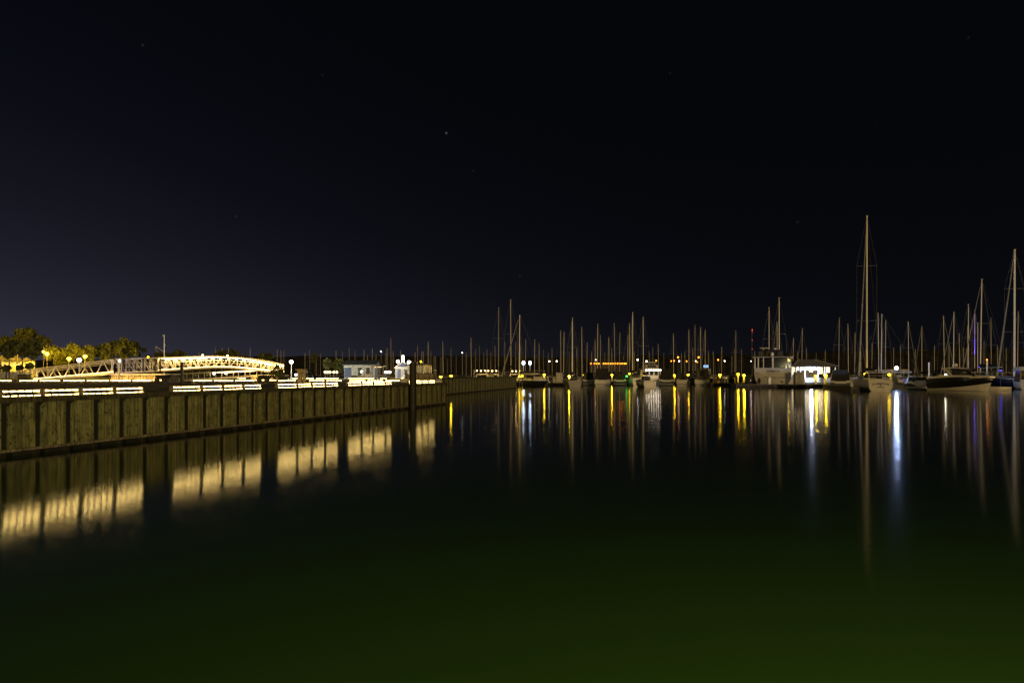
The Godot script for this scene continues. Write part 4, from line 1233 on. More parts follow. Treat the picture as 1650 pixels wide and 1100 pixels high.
func boats_near() -> void:
	# ---- the sailing boat with the tall mast, stern to the lens
	var s81 := 80.0
	var alx := gx(1419.5, s81)
	var a := sailboat("white sailing yacht with the tallest mast and a dark name arched on its stern", 11.0, 3.5, 1.25, 22.0, 0.115, M.white_gel, M.mast_metal, true, M.black_canvas, "", 2)
	a.position = Vector3(alx, 0, -s81)
	a.rotation.y = -0.25
	letters(a, "stern_name", "ALAMARINA", Vector3(0, 0.92, 0.04), 0.2, M.gold_leaf, 1.0)
	part(a, "emblem", MB.new().prism(PackedVector2Array([Vector2(-0.11, 0.78), Vector2(0.11, 0.78), Vector2(0.03, 0.6), Vector2(-0.03, 0.6)]), 0.02, 0.035), M.gold_leaf)
	part(a, "port_name", MB.new().box(Vector3(0, 0.5, 0.03), Vector3(0.72, 0.08, 0.02)), M.gold_leaf)
	part(a, "arch_frame", MB.new().tube(Vector3(-1.2, 1.25, -0.2), Vector3(-1.2, 2.2, -0.3), 0.03).tube(Vector3(1.2, 1.25, -0.2), Vector3(1.2, 2.2, -0.3), 0.03).tube(Vector3(-1.2, 2.2, -0.3), Vector3(1.2, 2.2, -0.3), 0.03), M.mast_metal)
	part(a, "binnacle", MB.new().box(Vector3(0.2, 1.8, -1.4), Vector3(0.5, 0.9, 0.4)), M.black_canvas)
	# ---- the trawler
	trawler()
	# ---- the sports yacht at the right
	sport_yacht()
	# ---- covered powerboat between the pavilion and the tall yacht
	cruiser("low powerboat under a black canvas cover beside the tall masted yacht", Vector3(gx(1355, 96), 0, -96), 0.0, 7.5, 2.7, 2.55, "black_canvas", M.black_gel, false)
	# ---- white panelled boat and boats around the white lamp
	var w := cruiser("dark hulled cruiser with a white panel on its stern beside the bright white lamp", Vector3(gx(1483, 88), 0, -88), 0.05, 8.0, 3.2, 1.55, "black_canvas", M.black_gel, false)
	part(w, "stern_panel", MB.new().box(Vector3(0.05, 0.85, 0.06), Vector3(1.2, 0.72, 0.05)), M.cladding)
	part(w, "railing", MB.new().tube(Vector3(-1.4, 1.75, -0.3), Vector3(1.4, 1.75, -0.3), 0.025), M.mast_metal)
	lamp_boat()
	# yacht with a long covered boom behind
	var c := sailboat("white sailing yacht with a long pale covered boom behind the sports yacht", 10.5, 3.3, 1.1, 11.4, 0.085, M.white_gel, M.mast_worn, false, M.sail_cloth)
	c.position = Vector3(gx(1493, 104), 0, -104)
	c.rotation.y = 1.2
	# ---- far right: ketch with a furled genoa close to the edge of the view
	var k := sailboat("navy sailing yacht with a thick mast and furled sail beyond the sports yacht", 13.0, 3.9, 1.3, 19.9, 0.15, M.navy_gel, M.mast_metal, true, M.navy_canvas, "", 2)
	k.position = Vector3(gx(1683, 90.6), 0, -90.6)
	k.rotation.y = -0.2
	flybridge_far_right()
	# ---- the middle row
	var dd := 119.0
	var f := sailboat("dark hulled sailing boat lying bow out by the end of the dim board wall", 8.6, 2.7, 0.95, 12.0, 0.085, M.black_gel, M.mast_metal, true, M.black_canvas)
	f.position = Vector3(gx(880, 117), 0, -117)
	f.rotation.y = 1.95
	var g := sailboat("small white sailing boat with a dark line on its stern beside the yellow lamp", 7.5, 2.3, 0.95, 11.4, 0.085, M.white_gel, M.mast_metal, false, M.black_canvas)
	g.position = Vector3(gx(927.5, dd), 0, -dd)
	g.rotation.y = 0.05
	part(g, "stern_stripe", MB.new().box(Vector3(0, 0.62, 0.025), Vector3(1.3, 0.05, 0.02)), M.gold_leaf)
	cruiser("grey canvas cruiser moored between the small sailing boat and the black canvas cruiser", Vector3(gx(948, 123), 0, -123), 0.0, 7.5, 2.3, 2.3, "green_canvas", M.navy_gel, true)
	cruiser("black canvas cruiser with a bright white swim platform", Vector3(gx(971, dd), 0, -dd), 0.0, 8.5, 2.9, 2.95, "black_canvas", M.white_gel, false)
	cruiser("dark open cruiser with the green side light", Vector3(gx(999, 120.5), 0, -120.5), 0.0, 7.0, 2.4, 1.7, "green_canvas", M.navy_gel, false)
	nav_lamp(at(1010, 606, 119.2), "green_glow", Color(0.05, 1.0, 0.35), "small green side light on a post among the dark boats", 0.45)
	nav_lamp(at(1014.5, 602, 121.6), "yellow_glow", Color(1.0, 0.8, 0.1), "small yellow deck light on a post next to the green side light", 0.3)
	var h := sailboat("white sailing yacht with a dark brush mark on its stern and navy boom cover", 10.0, 2.75, 1.15, 13.2, 0.085, M.white_gel, M.mast_metal, true, M.navy_canvas)
	h.position = Vector3(gx(1029, 118), 0, -118)
	part(h, "stern_mark", MB.new().box(Vector3(0.0, 0.85, 0.03), Vector3(1.5, 0.07, 0.02), Basis(Vector3.BACK, 0.08)), M.gold_leaf)
	lamp_yacht()
	cruiser("tall black canvas cruiser with tan swim platform beside the yacht with the lamp row", Vector3(gx(1074.5, dd), 0, -dd), 0.0, 8.0, 2.6, 2.85, "black_canvas", M.black_gel, false)
	cruiser("yellow lit open cruiser between the two canvas cruisers", Vector3(gx(1101, 122), 0, -122), 0.0, 7.0, 2.5, 1.75, "green_canvas", M.white_gel, true)
	cruiser("grey canvas cruiser with a dark flap in its stern curtain", Vector3(gx(1132, dd), 0, -dd), 0.0, 8.5, 2.7, 2.9, "grey_canvas", M.white_gel, true)
	wheelhouse_boat()
	white_lit_boats()

func nav_lamp(p: Vector3, key: String, c: Color, label: String, e: float) -> void:
	var o := thing("dock_light", label, "lamp", Vector3(p.x, 0.0, p.z))
	part(o, "post", MB.new().tube(Vector3(0, -0.4, 0), Vector3(0, p.y - 0.08, 0), 0.05), M.dark_metal)
	part(o, "lamp_lens", MB.new().ball(Vector3(0, p.y, 0), Vector3(0.17, 0.13, 0.15)), M[key])
	part(o, "hood", MB.new().tube(Vector3(0, p.y + 0.12, 0), Vector3(0, p.y + 0.17, 0), 0.15, 0.08), M.dark_metal)
	omni(o, Vector3(0, p.y, 0), c, e, 0.1)

func trawler() -> void:
	var d := 104.0
	var s := d / F
	var o := thing("trawler_yacht", "big white trawler yacht with windowed cabin and its name on the stern", "yacht", Vector3(gx(1245.5, d), 0, -d), -0.37)
	var B := 57.0 * s
	var fr := at(0, 593, d).y
	add_hull(o, 14.0, B, fr, 0.985, 0.5, M.white_gel, M.white_gel)
	# cabin: pillars, windows set back, roof
	var roof_y := at(0, 575.5, d).y
	part(o, "cabin_core", MB.new().box(Vector3(0, (fr + roof_y) / 2, -5.0), Vector3(B * 0.88, roof_y - fr, 7.6)), M.white_gel)
	for px in [[1223.5, 1.5], [1231.5, 1.1], [1245.8, 2.6], [1268, 2.2], [1218.6, 1.5], [1272.6, 1.0]]:
		part(o, "pillar", MB.new().box(Vector3((px[0] - 1245.5) * s, (fr + roof_y) / 2, -0.35), Vector3(px[1] * s, roof_y - fr, 0.12)), M.white_paint)
	for wv in [[1221, 4.6], [1228, 5.5], [1238.5, 11.5], [1257.5, 19.5], [1270.6, 3.0]]:
		part(o, "window", MB.new().box(Vector3((wv[0] - 1245.5) * s, (fr + roof_y) / 2 + 0.02, -0.62), Vector3(wv[1] * s, roof_y - fr - 0.08, 0.04)), M.dark_glass)
	var cl := part(o, "cabin_lamp", MB.new().box(Vector3((1269.5 - 1245.5) * s, roof_y - 0.45, -0.45), Vector3(0.2, 0.16, 0.1)), M.yellow_glow)
	omni(cl, Vector3((1269.5 - 1245.5) * s, roof_y - 0.45, -0.34), Color(1, 0.8, 0.3), 0.12, 0.05)
	part(o, "life_ring", MB.new().box(Vector3((1230.5 - 1245.5) * s, roof_y - 0.5, -0.4), Vector3(0.34, 0.3, 0.05)), M.rail_timber)
	part(o, "roof", MB.new().hexa(Vector3(0, roof_y + 0.05, -4.0), Vector3(B * 1.1, 0.12, 8.6), Vector3(B * 1.06, 0, 8.4)), M.white_gel)
	# flybridge canvas
	var top := at(0, 563.5, d).y
	part(o, "flybridge_canvas", MB.new().hexa(Vector3((1243 - 1245.5) * s, (roof_y + 0.11 + top) / 2, -2.6), Vector3(41 * s, top - roof_y - 0.11, 3.6), Vector3(34 * s, 0, 3.2)), M.black_canvas)
	for wv in [[1228, 9.0], [1239, 7.0], [1257, 7.5]]:
		part(o, "canvas_window", MB.new().hexa(Vector3((wv[0] - 1245.5) * s, roof_y + 0.11 + (top - roof_y) * 0.42, -0.86), Vector3(wv[1] * s, (top - roof_y) * 0.6, 0.03), Vector3(wv[1] * s * 0.85, 0, 0.03), Basis(Vector3.RIGHT, -0.16)), M.grey_canvas)
	part(o, "radar_dome", MB.new().ball(Vector3((1244.5 - 1245.5) * s, roof_y + 0.45, -0.55), Vector3(0.28, 0.36, 0.28)), M.white_paint)
	part(o, "flybridge_roof", MB.new().box(Vector3((1243 - 1245.5) * s, top + 0.03, -2.6), Vector3(30 * s, 0.07, 3.2)), M.black_canvas)
	part(o, "radar_scanner", MB.new().box(Vector3((1233 - 1245.5) * s, top + 0.36, -2.2), Vector3(15 * s, 0.12, 0.14)), M.white_paint)
	part(o, "scanner_stand", MB.new().tube(Vector3((1231 - 1245.5) * s, top, -2.2), Vector3((1231 - 1245.5) * s, top + 0.32, -2.2), 0.11), M.white_paint)
	part(o, "horn", MB.new().hexa(Vector3((1249.5 - 1245.5) * s, top + 0.2, -2.2), Vector3(4 * s, 0.3, 0.3), Vector3(3 * s, 0, 0.25)), M.white_paint)
	# stern details
	letters(o, "stern_name", "BAMBRIGG", Vector3((1246.5 - 1245.5) * s, at(0, 597.8, d).y, 0.02), 0.235, M.gold_leaf, -0.1)
	part(o, "rub_line", MB.new().box(Vector3(0, at(0, 608, d).y, 0.03), Vector3(B, 0.07, 0.05)), M.gold_leaf)
	for px in [1221.0, 1271.5]: part(o, "hawse", MB.new().ball(Vector3((px - 1245.5) * s, at(0, 601.2, d).y, 0.03), Vector3(0.09, 0.09, 0.05)), M.black_paint)
	part(o, "fender", MB.new().ball(Vector3((1225.4 - 1245.5) * s, at(0, 613.5, d).y, 0.14), Vector3(0.2, 0.4, 0.15)), M.rubber)
	part(o, "scupper", MB.new().box(Vector3((1259.5 - 1245.5) * s, at(0, 615, d).y, 0.03), Vector3(0.3, 0.25, 0.04)), M.black_paint)
	var ml := MB.new()
	ml.tube(Vector3((1221 - 1245.5) * s, at(0, 601.2, d).y, 0.06), Vector3((1236 - 1245.5) * s, at(0, 607.6, d).y, 1.4), 0.02, 0.02, 5)
	ml.tube(Vector3((1271.5 - 1245.5) * s, at(0, 601.2, d).y, 0.06), Vector3((1249 - 1245.5) * s, 0.55, 2.0), 0.02, 0.02, 5)
	part(o, "mooring_line", ml, M.black_paint)
	for k in 3: part(o, "boarding_step", MB.new().box(Vector3((1231.5 - 1245.5) * s, 0.75 + k * 0.3, 0.06), Vector3(0.55, 0.04, 0.1)), M.grey_canvas)
	part(o, "side_rail", MB.new().tube(Vector3(-B * 0.5, fr + 0.5, -1.5), Vector3(-B * 0.5, fr + 0.6, -10.0), 0.025).tube(Vector3(-B * 0.5, fr, -1.5), Vector3(-B * 0.5, fr + 0.5, -1.5), 0.025), M.mast_metal)

func sport_yacht() -> void:
	# length along x, bow to the right; seen from the side and a little ahead
	var d := 83.0
	var s := d / F
	var o := thing("sports_yacht", "sleek sports yacht with black hull band, curved arch and dark windscreen", "yacht", Vector3(gx(1549, d), 0, -d), -0.78)
	var L := 8.6
	var rows := []
	var rows_low := []
	var rows_top := []
	for i in 15:
		var u := i / 14.0
		var x := lerpf(-L / 2, L / 2, u)
		var b := 1.45 * (pow(maxf(0.0, cos(maxf(0.0, u - 0.35) / 0.65 * PI / 2)), 0.7) if u > 0.35 else lerpf(0.9, 1.0, u / 0.35))
		b = maxf(b, 0.02)
		var sh := 1.2 + 0.15 * sin(u * PI) + 0.1 * u
		var ch := lerpf(0.22, 0.85, pow(u, 1.8))
		var rk := 0.9 * pow(u, 4.0)
		rows.append([Vector3(x - rk * 0.1, sh, b), Vector3(x - rk * 0.2, lerpf(ch, sh, 0.6), b * 1.02), Vector3(x - rk * 0.5, ch, b * 0.93), Vector3(x - rk * 0.5, ch, b * 0.88)])
		rows_low.append([Vector3(x - rk * 0.5, ch, b * 0.92), Vector3(x - rk * 0.9, 0.06, b * 0.72), Vector3(x - rk * 1.2, -0.35, 0.0)])
		rows_top.append([Vector3(x, sh, b), Vector3(x, sh + 0.16, b * 0.93), Vector3(x, sh + 0.2 + 0.12 * sin(u * PI), 0.0)])
	for m in [[rows, "hull_band", M.black_gel], [rows_low, "hull_bottom", M.white_gel], [rows_top, "deck", M.white_gel]]:
		var mb := MB.new()
		var mir := []
		for line in m[0]:
			var full := []
			for p in line: full.append(p)
			for k in range(line.size() - 1, -1, -1): full.append(Vector3(line[k].x, line[k].y, -line[k].z))
			mir.append(full)
		var nr := mir.size()
		for i in nr - 1:
			for k in mir[i].size() - 1:
				var q: Vector3 = (mir[i][k] + mir[i + 1][k + 1]) / 2.0
				mb.quad(mir[i][k], mir[i + 1][k], mir[i + 1][k + 1], mir[i][k + 1], Vector3(0, q.y - 0.7, q.z * 2.0))
		part(o, m[1], mb, m[2])
	o.scale = Vector3(0.8, 1.2, 0.85)
	part(o, "transom", MB.new().box(Vector3(-L / 2 + 0.03, 0.7, 0), Vector3(0.08, 1.1, 2.5)), M.white_gel)
	part(o, "swim_platform", MB.new().box(Vector3(-L / 2 - 0.45, 0.28, 0), Vector3(0.9, 0.1, 2.4)), M.timber)
	# windscreen and hardtop
	part(o, "windscreen", MB.new().prism(PackedVector2Array([Vector2(-0.9, 1.4), Vector2(2.2, 1.42), Vector2(1.0, 2.18), Vector2(-0.9, 2.25)]), -1.05, 1.05), M.dark_glass)
	part(o, "hardtop", MB.new().prism(PackedVector2Array([Vector2(-2.3, 2.28), Vector2(-0.8, 2.4), Vector2(0.6, 2.34), Vector2(1.15, 2.19), Vector2(-0.8, 2.3), Vector2(-2.3, 2.18)]), -1.12, 1.12), M.white_gel)
	for z in [-1.12, 1.12]:
		var arch := MB.new()
		var last := Vector3(-0.75, 1.38, z)
		for k in 8:
			var t := (k + 1) / 8.0
			var p := Vector3(-0.75 - 1.55 * t, 1.38 + 0.88 * sin(t * PI / 2), z)
			arch.bar(last, p, 0.1, 0.2)
			last = p
		part(o, "arch", arch, M.white_gel)
	part(o, "side_deck", MB.new().prism(PackedVector2Array([Vector2(-3.0, 1.3), Vector2(-2.6, 1.62), Vector2(-0.6, 1.55), Vector2(2.6, 1.45), Vector2(2.9, 1.3)]), -1.18, 1.18), M.white_gel)
	part(o, "radar_dome", MB.new().ball(Vector3(-0.7, 2.62, 0), Vector3(0.3, 0.17, 0.3)), M.white_paint)
	part(o, "light_mast", MB.new().tube(Vector3(-1.0, 2.4, 0), Vector3(-1.0, 2.95, 0), 0.03), M.mast_metal)
	part(o, "cockpit_seat", MB.new().box(Vector3(-1.6, 1.62, 0.2), Vector3(0.9, 0.4, 1.6)), M.black_canvas)
	var lm := part(o, "cockpit_lamp", MB.new().box(Vector3(-1.75, 1.66, 1.02), Vector3(0.24, 0.1, 0.08)), M.white_glow)
	omni(lm, Vector3(-1.75, 1.66, 1.14), Color(1, 0.95, 0.8), 0.1, 0.05)
	part(o, "rail", MB.new().tube(Vector3(0.5, 1.85, 1.12), Vector3(3.6, 1.85, 0.5), 0.018).tube(Vector3(2.0, 1.4, 0.95), Vector3(2.0, 1.85, 0.84), 0.018).tube(Vector3(3.6, 1.4, 0.5), Vector3(3.6, 1.85, 0.5), 0.018), M.mast_metal)
	var by := thing("mooring_buoy", "small white round buoy floating beside the sports yacht", "buoy", at(1483, 627, 92) * Vector3(1, 0, 1))
	part(by, "ball", MB.new().ball(Vector3(0, 0.12, 0), Vector3(0.22, 0.22, 0.22)), M.white_paint)
	part(by, "ring", MB.new().tube(Vector3(0, 0.33, 0), Vector3(0, 0.4, 0), 0.05), M.dark_metal)

func lamp_boat() -> void:
	var d := 91.0
	var o := thing("workboat", "yellow lit workboat with a flat canopy carrying the bright blue white lamp", "workboat", Vector3(gx(1455, d), 0, -d))
	add_hull(o, 7.0, 2.6, 0.8, 0.9, 0.3, M.white_gel, M.white_gel)
	part(o, "canopy", MB.new().box(Vector3(-0.5, 2.6, -1.6), Vector3(2.9, 0.07, 2.6)), M.white_paint)
	for x in [-1.5, 0.6]:
		for z in [-0.5, -2.7]: part(o, "post", MB.new().tube(Vector3(x * 0.75, 0.8, z), Vector3(x * 0.75, 2.58, z), 0.03), M.mast_metal)
	part(o, "console", MB.new().hexa(Vector3(0, 1.25, -2.2), Vector3(1.0, 0.9, 0.7), Vector3(0.8, 0, 0.4)), M.white_gel)
	part(o, "side_panel", MB.new().box(Vector3(0, 0.75, 0.05), Vector3(2.0, 0.3, 0.05)), M.rail_timber)
	part(o, "blue_lamp", MB.new().box(Vector3(0.25, 1.2, -0.1), Vector3(0.18, 0.14, 0.08)), M.blue_glow)
	var l := part(o, "lamp_globe", MB.new().ball(Vector3(-0.55, 2.86, -0.45), Vector3(0.24, 0.2, 0.22)), M.cool_glow)
	part(l, "bracket", MB.new().tube(Vector3(-0.55, 2.63, -0.45), Vector3(-0.55, 2.7, -0.45), 0.05), M.dark_metal)
	omni(o, Vector3(-0.55, 2.86, -0.45), Color(0.70, 0.80, 1.0), 80.0, 0.12)

func flybridge_far_right() -> void:
	var d := 88.0
	var o := thing("flybridge_yacht", "white flybridge yacht partly cut off by the edge of the view", "yacht", Vector3(gx(1668, d), 0, -d), -0.5)
	add_hull(o, 9.0, 3.4, 1.0, 0.92, 0.5, M.white_gel, M.white_gel)
	part(o, "saloon", MB.new().hexa(Vector3(0, 1.75, -3.2), Vector3(2.9, 1.5, 4.6), Vector3(2.6, 0, 3.8)), M.black_gel)
	part(o, "flybridge", MB.new().hexa(Vector3(0, 2.75, -2.6), Vector3(3.3, 0.5, 5.6), Vector3(2.9, 0, 5.0)), M.white_gel)
	part(o, "cockpit_lamp", MB.new().box(Vector3(-0.6, 2.1, -0.8), Vector3(0.4, 0.12, 0.1)), M.yellow_glow)
	omni(o, Vector3(-0.6, 2.0, -0.6), Color(1.0, 0.82, 0.15), 0.6, 0.08)
	part(o, "pillar", MB.new().box(Vector3(-1.4, 1.75, -0.4), Vector3(0.14, 1.5, 0.14)), M.rail_timber)
	part(o, "pillar", MB.new().box(Vector3(1.4, 1.75, -0.4), Vector3(0.14, 1.5, 0.14)), M.rail_timber)
	part(o, "cockpit_wall", MB.new().box(Vector3(0, 1.15, 0.02), Vector3(3.0, 0.35, 0.08)), M.white_gel)
	# dinghy on the dock in front with a small orange lamp
	var q := at(1627, 624, 84)
	var dn := thing("dinghy", "low pale tender lying in front of the flybridge yacht", "dinghy", Vector3(q.x, 0, q.z), 1.3)
	add_hull(dn, 3.4, 1.4, 0.42, 0.9, 0.15, M.white_gel, M.white_gel)
	part(dn, "seat", MB.new().box(Vector3(0, 0.42, -1.2), Vector3(1.1, 0.06, 0.3)), M.timber)

func lamp_yacht() -> void:
	var d := 130.0
	var s := d / F
	var o := thing("flybridge_yacht", "white flybridge yacht hung with a row of round white lamps", "yacht", Vector3(gx(1052, d), 0, -d))
	add_hull(o, 11.0, 3.1, 1.2, 0.95, 0.5, M.white_gel, M.white_gel)
	var ry := at(0, 595, d).y
	part(o, "saloon", MB.new().hexa(Vector3(0, (1.2 + ry) / 2, -3.6), Vector3(2.7, ry - 1.2, 5.4), Vector3(2.5, 0, 5.0)), M.white_gel)
	for x in [-0.85, 0.0, 0.85]: part(o, "window", MB.new().box(Vector3(x, (1.2 + ry) / 2 + 0.2, -0.86), Vector3(0.6, 0.8, 0.04)), M.dark_glass)
	part(o, "roof", MB.new().box(Vector3(0, ry + 0.04, -3.0), Vector3(3.1, 0.1, 6.4)), M.white_gel)
	part(o, "flybridge", MB.new().hexa(Vector3(0.1, ry + 0.55, -3.2), Vector3(2.6, 0.7, 3.6), Vector3(2.3, 0, 3.2)), M.white_gel)
	part(o, "flybridge_window", MB.new().box(Vector3(0.1, ry + 0.6, -1.36), Vector3(1.6, 0.35, 0.05)), M.dark_glass)
	part(o, "flybridge_roof", MB.new().box(Vector3(-0.1, ry + 1.35, -3.2), Vector3(2.2, 0.1, 3.0)), M.white_gel)
	for x in [-1.0, 0.8]: part(o, "roof_post", MB.new().tube(Vector3(x, ry + 0.85, -2.0), Vector3(x, ry + 1.3, -2.0), 0.04), M.white_paint)
	for k in 7:
		var p := at(1041.5 + k * 3.85, 597.2, d)
		part(o, "lamp_bulb", MB.new().ball(Vector3(p.x - o.position.x, ry - 0.16, 0.3), Vector3(0.13, 0.13, 0.13)), M.white_glow)
		omni(o, Vector3(p.x - o.position.x, ry - 0.16, 0.3), Color(1.0, 0.9, 0.75), 0.06, 0.1)
	for x in [-1.4, 1.4]: part(o, "stern_post", MB.new().tube(Vector3(x, 1.1, 0.0), Vector3(x, ry, 0.2), 0.04), M.white_paint)

func wheelhouse_boat() -> void:
	var d := 60.0
	var s := d / F
	var o := thing("wheelhouse_boat", "motor yacht with a glazed wheelhouse lying behind the corner of the near quay", "motorboat", Vector3(gx(712, d), 0, -d), PI / 2)
	# bow to the left: local z along -x
	add_hull(o, 4.9, 1.7, 1.45, 0.9, 0.3, M.white_gel, M.white_gel)
	part(o, "deckhouse", MB.new().hexa(Vector3(0, 1.75, -1.9), Vector3(1.4, 0.6, 2.6), Vector3(1.3, 0, 2.4)), M.timber)
	var y0 := at(0, 601, d).y
	var y1 := at(0, 588, d).y
	for z in [-1.0, -1.5, -2.0, -2.5, -2.95]:
		for x in [-0.6, 0.6]: part(o, "pillar", MB.new().box(Vector3(x, (y0 + y1) / 2, z), Vector3(0.05, y1 - y0, 0.06)), M.white_paint)
	for z in [-1.25, -1.75, -2.25, -2.72]:
		part(o, "window_pane", MB.new().box(Vector3(-0.6, (y0 + y1) / 2, z), Vector3(0.015, y1 - y0 - 0.05, 0.42)), M.pane)
		part(o, "window_pane", MB.new().box(Vector3(0.6, (y0 + y1) / 2, z), Vector3(0.015, y1 - y0 - 0.05, 0.42)), M.pane)
	part(o, "dashboard", MB.new().box(Vector3(0, y0 + 0.12, -2.5), Vector3(0.9, 0.22, 0.5)), M.timber)
	part(o, "roof", MB.new().hexa(Vector3(0, y1 + 0.06, -1.9), Vector3(1.5, 0.12, 2.7), Vector3(1.2, 0, 2.2)), M.grey_canvas)
	part(o, "searchlight", MB.new().ball(Vector3(-0.2, y1 + 0.22, -1.7), Vector3(0.1, 0.1, 0.1)), M.white_paint)
	var l := part(o, "deck_lamp", MB.new().box(Vector3(-0.1, y1 + 0.3, -1.85), Vector3(0.08, 0.14, 0.08)), M.yellow_glow)
	omni(l, Vector3(-0.5, y1 - 0.1, -1.3), Color(1.0, 0.82, 0.35), 0.35, 0.05)
	part(o, "horn", MB.new().tube(Vector3(-0.3, y1 + 0.18, -2.1), Vector3(-0.5, y1 + 0.18, -2.1), 0.03, 0.06), M.mast_metal)
	# small round bollard on the quay corner
	var q := at(701, 607, 62)
	var bo := thing("vent_drum", "pale upright drum at the corner behind the near quay", "drum", Vector3(q.x, 0, q.z))
	part(bo, "drum", MB.new().tube(Vector3(0, -0.4, 0), Vector3(0, at(0, 597, 62).y, 0), 0.14, 0.14, 14), M.rail_timber)
	part(bo, "lid", MB.new().tube(Vector3(0, at(0, 597, 62).y, 0), Vector3(0, at(0, 596, 62).y, 0), 0.16, 0.12, 14), M.white_paint)

func white_lit_boats() -> void:
	# boats with lit awnings seen over the dim wall
	for s in [[773, 596.5, 112, "motor cruiser with a lit awning behind the dim board wall", 0], [793, 597.5, 118, "second motor cruiser with a lit awning behind the dim board wall", 1], [833, 597, 128, "motor cruiser with small lit lamps past the end of the dim board wall", 2], [871, 598, 134, "white motor cruiser behind the dark sailing boat", 3]]:
		var d: float = s[2]
		var p := at(s[0], s[1], d)
		var o := thing("awning_cruiser", s[3], "motorboat", Vector3(p.x, 0, p.z), 0.25 * (s[4] - 1))
		add_hull(o, 8.0, 2.8, 1.1, 0.92, 0.4, M.white_gel, M.white_gel)
		part(o, "cabin", MB.new().hexa(Vector3(0, 1.6, -3.2), Vector3(2.4, 1.0, 4.0), Vector3(2.0, 0, 3.2)), M.white_gel)
		part(o, "awning", MB.new().hexa(Vector3(0, 2.75, -1.6), Vector3(2.6, 0.1, 3.0), Vector3(2.3, 0, 2.8)), M.sail_cloth)
		for x in [-1.1, 1.1]: part(o, "awning_pole", MB.new().tube(Vector3(x, 1.0, -0.4), Vector3(x, 2.7, -0.4), 0.03), M.mast_metal)
		part(o, "window", MB.new().box(Vector3(0, 1.75, -1.26), Vector3(1.7, 0.4, 0.04)), M.dark_glass)
		if s[4] < 3:
			for x in [-0.7, 0.0, 0.7]:
				part(o, "lamp_bulb", MB.new().ball(Vector3(x, 2.6, -0.7), Vector3(0.11, 0.1, 0.1)), M.bridge_led)
			omni(o, Vector3(0, 2.45, -0.6), Color(1.0, 0.8, 0.45), 0.9, 0.1)

func pavilion() -> void:
	var d := 126.0
	var s := d / F
	var y := 0.55
	var p := at(1312, 600, d)
	var o := thing("pavilion", "floating pavilion with grey hipped roof and brightly lit windows", "building", Vector3(p.x, 0, p.z))
	var hw := 37.0 * s
	var eh := at(0, 590, d).y
	var rh := at(0, 578.5, d).y
	part(o, "platform", MB.new().box(Vector3(0, 0.1, -3.5), Vector3(hw * 2.1, 0.8, 8.0)), M.float_top)
	part(o, "rear_wall", MB.new().box(Vector3(0, (y + eh) / 2, -6.5), Vector3(hw * 1.8, eh - y, 0.15)), M.cladding)
	var roof := MB.new()
	var e := [Vector3(-hw, eh, 0.6), Vector3(hw, eh, 0.6), Vector3(hw, eh, -7.0), Vector3(-hw, eh, -7.0)]
	var ra := Vector3(-hw * 0.35, rh, -3.2)
	var rb := Vector3(hw * 0.35, rh, -3.2)
	roof.quad(e[0], e[1], rb, ra, Vector3(0, 1, 1))
	roof.quad(e[2], e[3], ra, rb, Vector3(0, 1, -1))
	roof.flat(e[0], e[3], ra, Vector3(-1, 1, 0))
	roof.flat(e[1], e[2], rb, Vector3(1, 1, 0))
	roof.quad(e[0], e[1], e[2], e[3], Vector3.DOWN)
	var rf := part(o, "roof", roof, M.roof_grey)
	part(rf, "fascia", MB.new().box(Vector3(0, eh - 0.08, 0.62), Vector3(hw * 2, 0.16, 0.06)), M.roof_dark)
	part(rf, "hip_cap", MB.new().bar(e[0] + Vector3(0, 0.05, 0), ra + Vector3(0, 0.05, 0), 0.12, 0.06), M.mast_worn)
	part(rf, "hip_cap", MB.new().bar(e[1] + Vector3(0, 0.05, 0), rb + Vector3(0, 0.05, 0), 0.12, 0.06), M.mast_worn)
	for px in [1275.5, 1283, 1290, 1297, 1318, 1329, 1346]:
		part(o, "post", MB.new().box(Vector3((px - 1312) * s, (y + eh) / 2, 0.1), Vector3(0.16, eh - y, 0.16)), M.white_paint)
	for wv in [[1279.2, 5.5, 24.0], [1286.5, 5, 9.0], [1293.5, 5, 9.0], [1303, 9, 9.5], [1313.5, 7, 9.5], [1323.5, 8, 22.0], [1336, 6, 18.0]]:
		var top := eh - 0.1
		var wn := part(o, "window", MB.new().box(Vector3((wv[0] - 1312) * s, top - wv[2] * s / 2 * 0.5, -0.35), Vector3(wv[1] * s, wv[2] * s * 0.5, 0.05)), M.window_glow)
		part(wn, "sill", MB.new().box(Vector3((wv[0] - 1312) * s, top - wv[2] * s * 0.5 - 0.05, -0.32), Vector3(wv[1] * s + 0.1, 0.08, 0.12)), M.white_paint)
	part(o, "front_wall", MB.new().box(Vector3(0, y + 0.4, -0.5), Vector3(hw * 1.75, 0.9, 0.14)), M.cladding)
	for x in [-2.8, -0.8, 1.2]:
		panel_light(o, Vector3(x, eh - 0.25, -0.25), Vector3(0, -0.5, 1), Vector2(1.4, 0.3), Color(1.0, 0.88, 0.62), 1.1)
	var fl := part(o, "flood_lamp", MB.new().box(Vector3((1305 - 1312) * s, at(0, 596.5, d).y, 0.55), Vector3(0.46, 0.4, 0.16)), M.cool_glow)
	part(fl, "bracket", MB.new().bar(Vector3((1305 - 1312) * s, at(0, 596.5, d).y + 0.2, 0.5), Vector3((1305 - 1312) * s, eh - 0.05, 0.5), 0.06, 0.06, Vector3.BACK), M.dark_metal)
	omni(o, Vector3((1305 - 1312) * s, at(0, 596.5, d).y, 0.85), Color(0.78, 0.85, 1.0), 40.0, 0.12)

